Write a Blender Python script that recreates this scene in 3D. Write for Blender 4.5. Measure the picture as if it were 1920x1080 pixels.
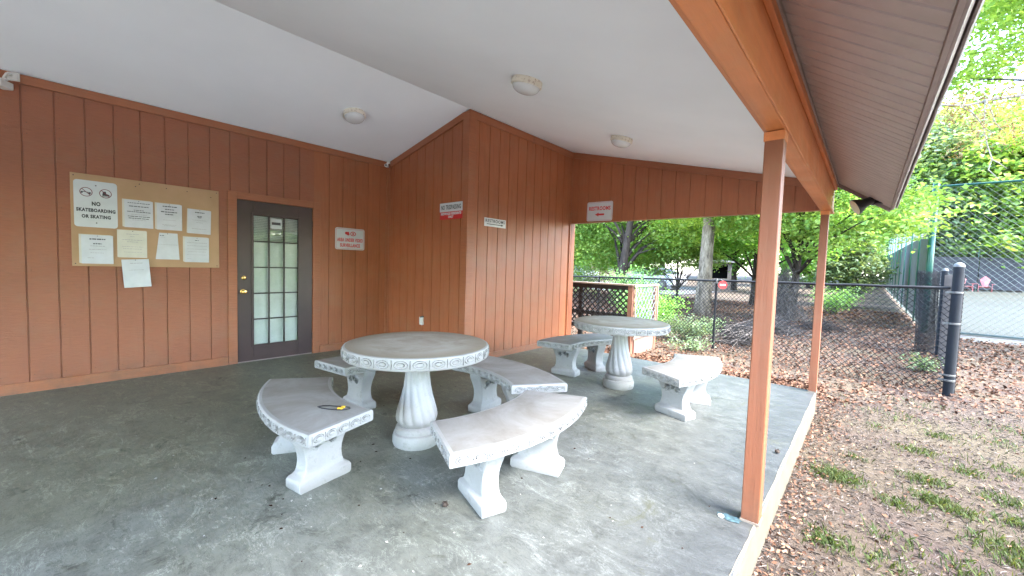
import bpy, math, random
import numpy as np
from mathutils import Vector, Matrix
for o in list(bpy.data.objects): bpy.data.objects.remove(o)
SC = bpy.context.scene; COL = SC.collection
R = math.radians; PI = math.pi

# ---------------------------------------------------------------- camera
F = 757.7
YAW, PITCH, ROLL = -0.7212, -0.0545, 0.031
CAMX, CAMZ = 5.8595, 1.3259
fwd = Vector((math.sin(YAW)*math.cos(PITCH), math.cos(YAW)*math.cos(PITCH), math.sin(PITCH)))
rt = Vector((math.cos(YAW), -math.sin(YAW), 0)); up = rt.cross(fwd)
r2 = rt*math.cos(ROLL)+up*math.sin(ROLL); u2 = -rt*math.sin(ROLL)+up*math.cos(ROLL)
cd = bpy.data.cameras.new('camera'); cam = bpy.data.objects.new('camera', cd); COL.objects.link(cam)
cam.matrix_world = Matrix(((r2.x, u2.x, -fwd.x, CAMX), (r2.y, u2.y, -fwd.y, 0), (r2.z, u2.z, -fwd.z, CAMZ), (0, 0, 0, 1)))
cd.sensor_width = 36; cd.lens = 36*F/1920; cd.clip_end = 800; cd.clip_start = .05
SC.camera = cam
SC.render.resolution_x = 1024; SC.render.resolution_y = 576
# ---------------------------------------------------------------- sky, sun, exposure
SUN_EL, SUN_AZ = R(54), R(93)      # azimuth measured clockwise from +y
w = bpy.data.worlds.new('World'); SC.world = w; w.use_nodes = True
nt = w.node_tree; bg = nt.nodes['Background']
sky = nt.nodes.new('ShaderNodeTexSky'); sky.sky_type = 'NISHITA'; sky.sun_disc = False
sky.sun_elevation = SUN_EL; sky.sun_rotation = SUN_AZ; sky.air_density = 1.0; sky.dust_density = 1.5; sky.ozone_density = 1.0
nt.links.new(sky.outputs[0], bg.inputs[0]); bg.inputs[1].default_value = 0.15
sl = bpy.data.lights.new('sun', 'SUN'); sl.energy = 1.3; sl.angle = R(30); sl.color = (1, .98, .95)
so = bpy.data.objects.new('sun', sl); COL.objects.link(so)
sd = Vector((math.sin(SUN_AZ)*math.cos(SUN_EL), math.cos(SUN_AZ)*math.cos(SUN_EL), math.sin(SUN_EL)))
so.rotation_euler = sd.to_track_quat('Z', 'Y').to_euler(); so.location = (20, -10, 30)
SC.view_settings.view_transform = 'Standard'; SC.view_settings.look = 'None'
SC.view_settings.exposure = 4.55; SC.view_settings.gamma = 1
try:
    SC.cycles.max_bounces = 12; SC.cycles.diffuse_bounces = 8; SC.cycles.transparent_max_bounces = 16
except Exception: pass

# ---------------------------------------------------------------- helpers
def tag(o, label=None, cat=None, group=None, kind=None):
    if label: o['label'] = label
    if cat: o['category'] = cat
    if group: o['group'] = group
    if kind: o['kind'] = kind
    return o
def empty(name, loc=(0, 0, 0), rz=0, **k):
    o = bpy.data.objects.new(name, None); COL.objects.link(o); o.location = loc; o.rotation_euler = (0, 0, rz)
    o.empty_display_size = .1
    return tag(o, **k)
def kids(o): return [c for c in bpy.data.objects if c.parent == o]
def copy_tree(o, parent=None):
    c = o.copy(); COL.objects.link(c); c.parent = parent
    for ch in kids(o): copy_tree(ch, c)
    return c
class MB:
    def __init__(s): s.v = []; s.f = []; s.m = []
    def add(s, vs, fs, mi=0):
        b = len(s.v); s.v += [tuple(p) for p in vs]; s.f += [tuple(b+i for i in f) for f in fs]; s.m += [mi]*len(fs); return s
    def box(s, x0, x1, y0, y1, z0, z1, mi=0):
        v = [(x, y, z) for z in (z0, z1) for y in (y0, y1) for x in (x0, x1)]
        return s.add(v, [(0, 2, 3, 1), (4, 5, 7, 6), (0, 1, 5, 4), (2, 6, 7, 3), (0, 4, 6, 2), (1, 3, 7, 5)], mi)
    def obox(s, c, ux, uy, uz, hx, hy, hz, mi=0):
        c = Vector(c); ux = Vector(ux).normalized()*hx; uy = Vector(uy).normalized()*hy; uz = Vector(uz).normalized()*hz
        v = [c+ux*i+uy*j+uz*k for k in (-1, 1) for j in (-1, 1) for i in (-1, 1)]
        return s.add(v, [(0, 2, 3, 1), (4, 5, 7, 6), (0, 1, 5, 4), (2, 6, 7, 3), (0, 4, 6, 2), (1, 3, 7, 5)], mi)
    def prism(s, poly, fn, a, b, mi=0):
        # poly 2d list, fn(u,v,w)->xyz, extruded from w=a to w=b
        n = len(poly); v = [fn(p[0], p[1], a) for p in poly]+[fn(p[0], p[1], b) for p in poly]
        f = [tuple(range(n-1, -1, -1)), tuple(range(n, 2*n))]+[(i, (i+1) % n, n+(i+1) % n, n+i) for i in range(n)]
        return s.add(v, f, mi)
    def tube(s, pts, rad, n=8, cap=True, mi=0):
        pts = [Vector(p) for p in pts]; N = len(pts); vs = []
        if not hasattr(rad, '__len__'): rad = [rad]*N
        ref = None
        for i, p in enumerate(pts):
            d = (pts[min(i+1, N-1)]-pts[max(i-1, 0)]); d = d.normalized() if d.length > 1e-9 else Vector((0, 0, 1))
            if ref is None: ref = Vector((1, 0, 0)) if abs(d.x) < .8 else Vector((0, 1, 0))
            a = (ref-d*ref.dot(d)); a = a.normalized() if a.length > 1e-6 else d.orthogonal().normalized(); ref = a; b = d.cross(a)
            for k in range(n):
                t = 2*PI*k/n; vs.append(p+(a*math.cos(t)+b*math.sin(t))*rad[i])
        fs = [(i*n+k, i*n+(k+1) % n, (i+1)*n+(k+1) % n, (i+1)*n+k) for i in range(N-1) for k in range(n)]
        if cap and n > 2: fs += [tuple(range(n-1, -1, -1)), tuple((N-1)*n+k for k in range(n))]
        return s.add(vs, fs, mi)
    def lathe(s, prof, n=32, c=(0, 0, 0), fn=None, mi=0, cap=True):
        vs = []
        for r, z in prof:
            for k in range(n):
                t = 2*PI*k/n; rr = fn(r, z, t) if fn else r
                vs.append((c[0]+rr*math.cos(t), c[1]+rr*math.sin(t), c[2]+z))
        fs = [(i*n+k, i*n+(k+1) % n, (i+1)*n+(k+1) % n, (i+1)*n+k) for i in range(len(prof)-1) for k in range(n)]
        if cap: fs += [tuple(range(n-1, -1, -1)), tuple((len(prof)-1)*n+k for k in range(n))]
        return s.add(vs, fs, mi)
    def build(s, name, mat, parent=None, smooth=False, bevel=0, auto=None, loc=None):
        me = bpy.data.meshes.new(name); me.from_pydata(s.v, [], s.f)
        for m in (mat if isinstance(mat, (list, tuple)) else [mat]): me.materials.append(m)
        if any(s.m): me.polygons.foreach_set('material_index', s.m)
        if smooth: me.polygons.foreach_set('use_smooth', [True]*len(s.f))
        me.update()
        o = bpy.data.objects.new(name, me); COL.objects.link(o); o.parent = parent
        if loc: o.location = loc
        if bevel:
            b = o.modifiers.new('bevel', 'BEVEL'); b.width = bevel; b.segments = 2; b.limit_method = 'ANGLE'; b.angle_limit = R(40)
        if auto:
            me.polygons.foreach_set('use_smooth', [True]*len(s.f))
            try: me.set_sharp_from_angle(angle=R(auto))
            except Exception: pass
        return o

# ---------------------------------------------------------------- materials
def srgb(r, g, b):
    f = lambda c: (c/255/12.92 if c/255 <= .04045 else ((c/255+.055)/1.055)**2.4)
    return (f(r), f(g), f(b), 1)
def lin(*c): return (c[0], c[1], c[2], 1)
class NM:
    def __init__(s, name, rough=.6, spec=.5, metal=0):
        s.mat = bpy.data.materials.new(name); s.mat.use_nodes = True; s.nt = s.mat.node_tree
        s.b = s.nt.nodes['Principled BSDF']; s.b.inputs['Roughness'].default_value = rough
        s.b.inputs['Metallic'].default_value = metal
        s.b.inputs['Specular IOR Level'].default_value = spec
        s.tc = s.nt.nodes.new('ShaderNodeTexCoord')
    def N(s, t, **k):
        n = s.nt.nodes.new(t)
        for a, b in k.items(): setattr(n, a, b)
        return n
    def L(s, a, b): s.nt.links.new(a, b)
    def noise(s, scale, detail=4, stretch=(1, 1, 1), rough=.55, dist=0, coord='Object', rot=(0, 0, 0)):
        mp = s.N('ShaderNodeMapping'); mp.inputs['Scale'].default_value = stretch; mp.inputs['Rotation'].default_value = rot
        s.L(s.tc.outputs[coord], mp.inputs[0])
        n = s.N('ShaderNodeTexNoise'); n.inputs['Scale'].default_value = scale; n.inputs['Detail'].default_value = detail
        n.inputs['Roughness'].default_value = rough; n.inputs['Distortion'].default_value = dist
        s.L(mp.outputs[0], n.inputs['Vector']); return n.outputs['Fac']
    def ramp(s, fac, stops):
        r = s.N('ShaderNodeValToRGB'); e = r.color_ramp.elements
        while len(e) < len(stops): e.new(.5)
        for i, (p, c) in enumerate(stops):
            e[i].position = p; e[i].color = c if len(c) == 4 else (*c, 1)
        s.L(fac, r.inputs[0]); return r.outputs[0]
    def mix(s, fac, a, b, mode='MIX'):
        m = s.N('ShaderNodeMix', data_type='RGBA', blend_type=mode)
        for sock, v in ((m.inputs[0], fac), (m.inputs[6], a), (m.inputs[7], b)):
            if hasattr(v, 'is_linked'): s.L(v, sock)
            else: sock.default_value = v
        return m.outputs[2]
    def color(s, c):
        if hasattr(c, 'is_linked'): s.L(c, s.b.inputs['Base Color'])
        else: s.b.inputs['Base Color'].default_value = c
        return s
    def bump(s, h, strength=.3, dist=.01):
        b = s.N('ShaderNodeBump'); b.inputs['Strength'].default_value = strength; b.inputs['Distance'].default_value = dist
        s.L(h, b.inputs['Height'])
        old = s.b.inputs['Normal'].links
        if old: s.L(old[0].from_socket, b.inputs['Normal'])
        s.L(b.outputs[0], s.b.inputs['Normal']); return s
    def rough(s, fac, a, b):
        m = s.N('ShaderNodeMapRange'); m.inputs[3].default_value = a; m.inputs[4].default_value = b
        s.L(fac, m.inputs[0]); s.L(m.outputs[0], s.b.inputs['Roughness']); return s
BW = lambda v: (v, v, v, 1)
def simple(name, col, rough=.5, spec=.5, metal=0, var=.12, scale=8, bump=.15, bdist=.003, bscale=60):
    m = NM(name, rough, spec, metal); n = m.noise(scale, 5)
    c2 = tuple(min(1, c*(1-var*1.6)) for c in col[:3])+(1,); c3 = tuple(min(1, c*(1+var)) for c in col[:3])+(1,)
    m.color(m.ramp(n, [(.3, c2), (.7, c3)]))
    if bump: m.bump(m.noise(bscale, 4), bump, bdist)
    return m.mat
M = {}
def wood_paint(name, c, stretch, rough=.42):
    m = NM(name, rough, .5)
    n1 = m.noise(1.3, 5); n2 = m.noise(30, 5, stretch=stretch, rough=.65)
    base = m.ramp(n1, [(.3, tuple(x*.82 for x in c)), (.7, tuple(x*1.12 for x in c))])
    base = m.mix(.35, base, m.ramp(n2, [(.35, tuple(x*.72 for x in c)), (.65, tuple(x*1.2 for x in c))]))
    n5 = m.noise(2.4, 8, stretch=(1, 1, 1.6), rough=.8, dist=.4); base = m.mix(m.ramp(n5, [(.48, BW(0)), (.62, BW(.38)), (.8, BW(.5))]), base, (c[0]*.88, c[1]*1.25, c[2]*1.55, 1))
    n6 = m.noise(3.3, 7, stretch=(2.5, 2.5, .25), rough=.75); base = m.mix(m.ramp(n6, [(.60, BW(0)), (.72, BW(.4))]), base, (c[0]*.55, c[1]*.6, c[2]*.7, 1))
    sz = m.N('ShaderNodeSeparateXYZ'); m.L(m.tc.outputs['Object'], sz.inputs[0]); n7 = m.noise(5, 7, rough=.75)
    az = m.N('ShaderNodeMath', operation='MULTIPLY_ADD'); m.L(n7, az.inputs[0]); az.inputs[1].default_value = .9; m.L(sz.outputs[2], az.inputs[2])
    base = m.mix(m.ramp(az.outputs[0], [(.40, BW(.6)), (.62, BW(0))]), base, (c[0]*.5, c[1]*.75, c[2]*1.0, 1))
    n3 = m.noise(9, 6, rough=.7); chips = m.ramp(n3, [(.735, BW(0)), (.76, BW(1))])
    base = m.mix(chips, base, lin(.42, .22, .12))
    m.color(base); m.bump(n2, .6, .006); m.bump(m.noise(140, 3, stretch=stretch), .25, .0015)
    m.rough(m.noise(5, 4), rough-.08, rough+.18)
    return m.mat
BR = (.27, .087, .038)
M['wall'] = wood_paint('brown_painted_siding', BR, (.35, .35, 3.0), .40)
M['wallsmooth'] = wood_paint('brown_painted_plywood', (.315, .100, .038), (1, 1, .08), .42)
M['trim'] = wood_paint('brown_painted_trim', (.31, .103, .042), (.15, .15, 2.0), .42)
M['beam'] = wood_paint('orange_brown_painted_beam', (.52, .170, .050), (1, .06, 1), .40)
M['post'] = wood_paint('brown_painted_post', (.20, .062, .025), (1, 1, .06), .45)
m = NM('ceiling_paint', .75, .3); m.color(m.ramp(m.noise(1.5, 5), [(.3, lin(.80, .85, .89)), (.7, lin(.84, .89, .93))])); m.bump(m.noise(220, 3), .25, .002); M['ceiling'] = m.mat
m = NM('old_green_painted_concrete', .5, .5)
n1 = m.noise(.7, 6, rough=.6); n2 = m.noise(6, 9, rough=.75, dist=.5); n3 = m.noise(30, 6, rough=.75)
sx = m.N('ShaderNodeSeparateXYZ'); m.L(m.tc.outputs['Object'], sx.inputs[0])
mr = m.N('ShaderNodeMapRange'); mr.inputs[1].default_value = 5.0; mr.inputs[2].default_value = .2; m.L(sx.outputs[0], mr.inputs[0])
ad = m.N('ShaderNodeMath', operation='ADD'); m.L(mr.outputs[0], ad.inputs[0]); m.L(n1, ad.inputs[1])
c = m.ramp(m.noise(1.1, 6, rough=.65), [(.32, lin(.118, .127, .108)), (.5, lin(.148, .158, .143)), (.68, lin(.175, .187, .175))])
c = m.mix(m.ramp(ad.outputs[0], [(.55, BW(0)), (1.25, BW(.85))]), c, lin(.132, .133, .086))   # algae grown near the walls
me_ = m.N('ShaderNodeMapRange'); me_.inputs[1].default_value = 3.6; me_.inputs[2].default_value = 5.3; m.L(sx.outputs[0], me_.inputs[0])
c = m.mix(me_.outputs[0], c, lin(.027, .030, .031))   # blue-grey paint, darkened towards the open edge to offset the daylight there
c = m.mix(.55, c, m.ramp(n2, [(.30, BW(.30)), (.43, BW(.72)), (.50, BW(1.0)), (.58, BW(1.1)), (.68, BW(1.8))]), 'MULTIPLY')
def veins(scale, stretch, lo, w_, amt, col, rot):
    global c
    n = m.noise(scale, 8, stretch=stretch, rough=.78, dist=1.3, rot=rot); g_ = 2.1 if col[0] > .1 else .32
    c = m.mix(m.ramp(n, [(lo, BW(0)), (lo+w_*.5, BW(amt)), (lo+w_, BW(0))]), c, BW(g_), 'MULTIPLY')
veins(2.2, (1, 2.2, 1), .555, .025, .9, lin(.25, .26, .21), (0, 0, .5)); veins(4.1, (1, 2.6, 1), .47, .022, .85, lin(.035, .038, .024), (0, 0, .9))
veins(7.0, (1, 3, 1), .60, .03, .9, lin(.28, .28, .25), (0, 0, .3)); veins(9.0, (1, 2.5, 1), .44, .02, .8, lin(.04, .042, .028), (0, 0, .6))
c = m.mix(m.ramp(m.noise(3.1, 8, rough=.8, dist=.8), [(.34, BW(.85)), (.42, BW(0))]), c, lin(.036, .038, .026))
c = m.mix(m.ramp(n3, [(.67, BW(0)), (.73, BW(.8))]), c, BW(1.8), 'MULTIPLY')
c = m.mix(m.ramp(n3, [(.28, BW(.8)), (.35, BW(0))]), c, BW(.4), 'MULTIPLY')
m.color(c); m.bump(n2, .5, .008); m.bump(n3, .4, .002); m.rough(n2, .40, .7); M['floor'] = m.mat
m = NM('cream_painted_concrete', .6, .4)
n2 = m.noise(6, 6, rough=.7); c = m.ramp(n2, [(.3, lin(0.0765, 0.0630, 0.0420)), (.65, lin(0.1072, 0.0938, 0.0668))])
c = m.mix(m.ramp(m.noise(14, 6, rough=.75), [(.66, BW(0)), (.72, BW(.7))]), c, lin(0.1147, 0.1035, 0.0765))
m.color(c); m.bump(n2, .4, .006); M['cream'] = m.mat
m = NM('white_painted_cast_concrete', .55, .4)
n = m.noise(4, 6, rough=.65); n2 = m.noise(45, 5, rough=.7)
c = m.ramp(n, [(.3, lin(.245, .238, .222)), (.7, lin(.335, .328, .308))])
c = m.mix(m.ramp(m.noise(16, 7, rough=.75), [(.54, BW(0)), (.70, BW(.5))]), c, lin(.16, .15, .13))
m.color(c); m.bump(n2, .4, .003); M['cast'] = m.mat
m = NM('weathered_grey_concrete_top', .6, .4)
n = m.noise(3.2, 7, rough=.7, dist=.5); n2 = m.noise(30, 6, rough=.7)
c = m.ramp(n, [(.3, lin(0.2196, 0.1854, 0.1376)), (.5, lin(0.3483, 0.3095, 0.2524)), (.7, lin(0.4499, 0.4283, 0.3791))])
c = m.mix(m.ramp(m.noise(7, 7, stretch=(1, 2.2, 1), rough=.78, dist=1), [(.63, BW(0)), (.68, BW(.8))]), c, lin(0.2196, 0.1606, 0.1147))
c = m.mix(m.ramp(n2, [(.28, BW(.5)), (.38, BW(0))]), c, lin(0.2060, 0.1737, 0.1376))
sx = m.N('ShaderNodeSeparateXYZ'); m.L(m.tc.outputs['Object'], sx.inputs[0])
cx_ = m.N('ShaderNodeCombineXYZ'); m.L(sx.outputs[0], cx_.inputs[0]); m.L(sx.outputs[1], cx_.inputs[1])
ln_ = m.N('ShaderNodeVectorMath', operation='LENGTH'); m.L(cx_.outputs[0], ln_.inputs[0])
aa = m.N('ShaderNodeMath', operation='MULTIPLY_ADD'); m.L(n, aa.inputs[0]); aa.inputs[1].default_value = .35; m.L(ln_.outputs['Value'], aa.inputs[2])
c = m.mix(m.ramp(aa.outputs[0], [(.53, BW(0)), (.66, BW(.75))]), c, lin(0.2000, 0.1650, 0.1150))   # tea-coloured stain round the rim
m.color(c); m.bump(n, .25, .004); m.bump(n2, .35, .002); M['tabletop'] = m.mat
m = NM('weathered_pale_bench_top', .6, .4)
n = m.noise(3.0, 7, rough=.7, dist=.5); n2 = m.noise(30, 6, rough=.7)
c = m.ramp(n, [(.3, lin(0.1733, 0.1550, 0.1287)), (.5, lin(0.2416, 0.2263, 0.2025)), (.7, lin(0.3049, 0.2966, 0.2772))])
c = m.mix(m.ramp(m.noise(8, 7, stretch=(1, 1.6, 1), rough=.78, dist=1), [(.66, BW(0)), (.70, BW(.75))]), c, lin(0.1277, 0.0973, 0.0747))
m.color(c); m.bump(n, .25, .004); m.bump(n2, .35, .002); M['benchtop'] = m.mat
M['soffit'] = simple('brown_vinyl_soffit', lin(.41, .345, .33), .45, var=.06, bump=.4, bscale=320, bdist=.002)
M['grimewood'] = simple('dull_nail_heads', lin(.16, .06, .03), .6, bump=0)
M['grime'] = simple('grime_in_carving', lin(.205, .20, .185), .7, var=.4, scale=30)  # darker flank tone painted in so the carving reads as shaded relief
M['fascia'] = simple('brown_metal_fascia', lin(.24, .19, .175), .4, var=.08)
M['gutter'] = simple('pale_metal_gutter', lin(.52, .46, .45), .4, var=.08)
M['roofing'] = simple('grey_shingles', lin(.12, .11, .10), .9, var=.25, bump=.8, bscale=30, bdist=.01)
M['door'] = simple('dark_plum_brown_door_paint', lin(.044, .023, .022), .38, var=.15, scale=3)
M['brass'] = simple('polished_brass', lin(.75, .5, .2), .25, metal=1, var=.05, bump=0)
M['muntin'] = simple('black_brown_muntin', lin(.025, .015, .015), .4)
M['blind'] = simple('white_blinds', lin(.88, .87, .85), .5, var=.05)
M['white'] = simple('white_sign_metal', lin(.52, .55, .56), .35, var=.04, bump=0)
M['paper'] = simple('white_laminated_paper', lin(.50, .52, .56), .22, var=.05, bump=.35, bscale=14, bdist=.008)
M['paperedge'] = simple('yellowed_laminate_edge', lin(.52, .50, .44), .2, var=.05, bump=.3, bscale=14, bdist=.006)
M['ink'] = simple('black_ink', lin(.03, .03, .035), .5, bump=0)
M['greyink'] = simple('faded_grey_ink', lin(.30, .30, .32), .5, bump=0)
M['redink'] = simple('red_ink', lin(.55, .045, .045), .4, var=.05, bump=0)
M['redsign'] = simple('red_sign_paint', lin(.50, .03, .03), .4, var=.08, bump=0)
M['tan'] = None
m = NM('tan_hardboard', .55, .4); n = m.noise(2.5, 6); c = m.ramp(n, [(.3, lin(.34, .205, .105)), (.7, lin(.43, .27, .15))])
c = m.mix(m.ramp(m.noise(24, 5, rough=.75), [(.70, BW(0)), (.76, BW(.6))]), c, lin(.55, .42, .3)); m.color(c); m.bump(m.noise(90, 3), .15, .001); M['tan'] = m.mat
M['plastic'] = simple('off_white_plastic', lin(.66, .65, .61), .4, var=.05, bump=0)
m = NM('rusty_white_enamel', .45, .5); c = m.mix(m.ramp(m.noise(38, 6, rough=.75), [(.55, BW(0)), (.62, BW(.85))]), lin(.66, .62, .52), lin(.22, .11, .05)); m.color(c); M['rusty'] = m.mat
M['domeglass'] = simple('frosted_glass_dome', lin(.60, .62, .62), .18, var=.03, bump=0)
M['black'] = simple('black_plastic', lin(.009, .009, .010), .4)
M['lens'] = simple('cream_lamp_lens', lin(.55, .52, .42), .3, var=.05, bump=.3, bscale=80)
M['navy'] = simple('black_blue_vinyl_post', lin(.005, .007, .010), .75, .25, var=.2)
M['blackwire'] = simple('black_vinyl_wire', lin(.008, .008, .009), .7, .3, bump=0)
M['cap'] = simple('galvanised_cap', lin(.10, .10, .095), .5, metal=.4, var=.1)
M['green'] = simple('green_vinyl_post', lin(.010, .085, .062), .3, var=.1)
M['wire'] = simple('pale_galvanised_wire', lin(.075, .10, .092), .45, bump=0)
M['screen'] = simple('dark_windscreen_fabric', lin(.028, .028, .033), .8, var=.2, scale=2)
M['pink'] = simple('faded_red_plastic', lin(.30, .085, .085), .5)
M['lattdark'] = simple('dark_stained_lattice', lin(.010, .009, .009), .6)  # near-black tone of the front panel and its frame
M['lattpale'] = simple('pale_grey_lattice', lin(.10, .125, .13), .6)
M['lattwood'] = simple('brown_stained_post', lin(.19, .088, .055), .55, var=.15)
M['cappaint'] = simple('tan_cap_board', lin(.20, .155, .12), .6)
M['court'] = None
m = NM('worn_green_court', .8, .2); n = m.noise(.25, 6); c = m.ramp(n, [(.3, lin(.024, .026, .0215)), (.7, lin(.031, .034, .028))]); m.color(c); m.bump(m.noise(60, 3), .2, .003); M['court'] = m.mat
M['courtblue'] = simple('blue_court_paint', lin(.029, .033, .036), .8)
M['courtline'] = simple('white_court_paint', lin(.12, .12, .12), .8)
M['asphalt'] = simple('pale_asphalt', lin(.05, .05, .051), .85, var=.15, bump=.4)
M['concrete'] = simple('pale_concrete', lin(.085, .08, .07), .8, var=.2, bump=.4)
# ground: soil with leaf litter
m = NM('soil_with_litter', .95, .2)
n1 = m.noise(22, 8, rough=.8); n2 = m.noise(1.1, 6, rough=.6); n3 = m.noise(70, 6, stretch=(1, 2.5, 1), rough=.8)
c = m.ramp(n1, [(.3, lin(0.0299, 0.0200, 0.0158)), (.5, lin(0.0646, 0.0442, 0.0350)), (.68, lin(0.1077, 0.0760, 0.0610))])
c = m.mix(.5, c, m.ramp(n3, [(.3, lin(0.0244, 0.0167, 0.0141)), (.7, lin(0.1020, 0.0742, 0.0651))]))
c = m.mix(m.ramp(n2, [(.35, BW(0)), (.65, BW(.25))]), c, lin(0.1348, 0.1251, 0.0575))
m.color(c); m.bump(n1, .9, .03); m.bump(n3, .8, .015); M['soil'] = m.mat
def leafmat(name, c0, c1, c2, trans=.45, spec=.35, rough=.5):
    mt = bpy.data.materials.new(name); mt.use_nodes = True; nt = mt.node_tree; b = nt.nodes['Principled BSDF']
    a = nt.nodes.new('ShaderNodeAttribute'); a.attribute_name = 'tint'
    r = nt.nodes.new('ShaderNodeValToRGB'); e = r.color_ramp.elements; e.new(.5)
    for i, (p, c) in enumerate(((0, c0), (.5, c1), (1, c2))): e[i].position = p; e[i].color = (*c, 1)
    nt.links.new(a.outputs['Fac'], r.inputs[0]); nt.links.new(r.outputs[0], b.inputs['Base Color'])
    b.inputs['Roughness'].default_value = rough; b.inputs['Specular IOR Level'].default_value = spec
    if trans:
        t = nt.nodes.new('ShaderNodeBsdfTranslucent'); ms = nt.nodes.new('ShaderNodeMixShader'); ms.inputs[0].default_value = trans
        g = nt.nodes.new('ShaderNodeMix'); g.data_type = 'RGBA'; g.blend_type = 'MULTIPLY'; g.inputs[0].default_value = 1
        nt.links.new(r.outputs[0], g.inputs[6]); g.inputs[7].default_value = (1.9, 1.6, .8, 1)
        nt.links.new(g.outputs[2], t.inputs[0])
        nt.links.new(b.outputs[0], ms.inputs[1]); nt.links.new(t.outputs[0], ms.inputs[2])
        nt.links.new(ms.outputs[0], nt.nodes['Material Output'].inputs[0])
    return mt
M['leafbright'] = leafmat('bright_maple_leaf', (0.0871, 0.1839, 0.0368), (0.1739, 0.3032, 0.0673), (0.3132, 0.4147, 0.1362), .5)
M['leafmid'] = leafmat('mid_green_leaf', (0.0739, 0.2005, 0.0347), (0.1464, 0.3391, 0.0606), (0.2925, 0.4764, 0.1045), .45)
M['leafdark'] = leafmat('dull_green_leaf', (0.0581, 0.1495, 0.0422), (0.1179, 0.2675, 0.0757), (0.2164, 0.4170, 0.1179), .35)
M['leafpale'] = leafmat('grey_green_leaf', (0.0512, 0.0960, 0.0448), (0.1088, 0.1728, 0.0832), (0.2048, 0.2688, 0.1536), .3)
M['leafdead'] = leafmat('dead_brown_leaf', (0.0864, 0.0480, 0.0192), (0.1632, 0.1056, 0.0480), (0.2400, 0.1824, 0.0960), .3)
M['litter'] = leafmat('fallen_leaves', (0.0316, 0.0148, 0.0085), (0.1040, 0.0496, 0.0281), (0.1932, 0.1142, 0.0732), 0, .2, .8)
M['debris'] = leafmat('dry_grass_bits', (0.0297, 0.0236, 0.0192), (0.0752, 0.0621, 0.0524), (0.1477, 0.1250, 0.1119), 0, .2, .8)
M['grass'] = leafmat('grass_blade', (0.0203, 0.0320, 0.0070), (0.0413, 0.0647, 0.0164), (0.0819, 0.0967, 0.0382), .3)
M['twig'] = simple('grey_twig', lin(.075, .064, .055), .85, var=.25)
M['palebark'] = simple('pale_twig_bark', lin(.20, .175, .145), .85, var=.2)
m = NM('pine_bark', .9, .2); n = m.noise(9, 6, stretch=(1, 1, .3), rough=.7); m.color(m.ramp(n, [(.35, lin(.05, .038, .026)), (.5, lin(.165, .13, .092)), (.68, lin(.29, .235, .175))])); m.bump(n, 1, .03); M['bark'] = m.mat
m = NM('dark_bark', .9, .2); n = m.noise(9, 6, stretch=(1, 1, .3), rough=.7); m.color(m.ramp(n, [(.35, lin(.02, .015, .012)), (.68, lin(.065, .05, .04))])); m.bump(n, 1, .03); M['darkbark'] = m.mat
# glass
mt = bpy.data.materials.new('window_glass'); mt.use_nodes = True; nt = mt.node_tree; nt.nodes.remove(nt.nodes['Principled BSDF'])
tr = nt.nodes.new('ShaderNodeBsdfTransparent'); tr.inputs[0].default_value = (.9, .93, .92, 1); gl = nt.nodes.new('ShaderNodeBsdfGlossy'); gl.inputs['Roughness'].default_value = .02
fr = nt.nodes.new('ShaderNodeFresnel'); fr.inputs[0].default_value = 1.4; ms = nt.nodes.new('ShaderNodeMixShader')
nt.links.new(fr.outputs[0], ms.inputs[0]); nt.links.new(tr.outputs[0], ms.inputs[1]); nt.links.new(gl.outputs[0], ms.inputs[2]); nt.links.new(ms.outputs[0], nt.nodes['Material Output'].inputs[0]); M['glass'] = mt

# ---------------------------------------------------------------- dimensions recovered from the photograph
ZA, YB, XR, ZR, YC, ZH = 2.917, 3.604, 1.876, 3.3335, 6.034, 2.101
SL, SR = (ZR-ZA)/XR, .2536
XE, YS = 5.49, 5.756
YF = -3.4                                   # near end of the roof
ceil_l = lambda x: ZA+SL*x
ceil_r = lambda x: ZR-SR*(x-XR)
def ground_z(x, y):
    t = min(max((y-16.3)/37, 0), 1.6); return -.25+.68*t

# ================================================================ STRUCTURE: ground
g = MB(); xs = sorted(set([-70, -50, -35, -25, -18, -12, -8, -5, -2, 0, 2, 4, 5.5, 6.5, 7.5, 9, 11, 14, 18, 24, 32, 45, 60, 80])); ys = [-25, -15, -8, -4, 0, 3, 5, 6.5, 8, 10, 12, 14, 16.3, 18, 22, 28, 34, 40, 46, 53.3, 60, 75, 100, 140]
V = [(x, y, ground_z(x, y)) for y in ys for x in xs]; nx = len(xs)
g.add(V, [(j*nx+i, j*nx+i+1, (j+1)*nx+i+1, (j+1)*nx+i) for j in range(len(ys)-1) for i in range(nx-1)])
tag(g.build('ground', M['soil']), kind='structure')
mb = MB(); mb.box(-.1, XE, -4.5, YS, -.5, 0)
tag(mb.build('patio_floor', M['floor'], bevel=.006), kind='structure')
# cream painted riser with a slightly wavy top line
rng = random.Random(4); mb = MB(); yy = np.arange(-4.5, YS+.004, .06); top = []
for i, y in enumerate(yy): top.append(-.006+.004*math.sin(y*9)+rng.uniform(-.004, .002))
vs = []
for y, t in zip(yy, top): vs += [(XE+.006, y, -.45), (XE+.006, y, t), (XE-.004-abs(t)*.5, y, .0025)]
fs = []
for i in range(len(yy)-1): a = i*3; fs += [(a, a+3, a+4, a+1), (a+1, a+4, a+5, a+2)]
mb.add(vs, fs); mb.box(1.9, XE+.006, YS+.001, YS+.008, -.45, -.008)
tag(mb.build('patio_floor_edge', M['cream']), kind='structure')
mb = MB(); mb.add([(10.5, -18, -.235), (30, -18, -.235), (30, 4.5, -.235), (10.5, 4.5, -.235)], [(0, 1, 2, 3)])  # unseen pale pad, added to bounce daylight under the roof
tag(mb.build('driveway', simple('sunlit_pale_concrete', lin(.50, .48, .45), .8, var=.1, scale=2)), kind='structure')
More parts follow.
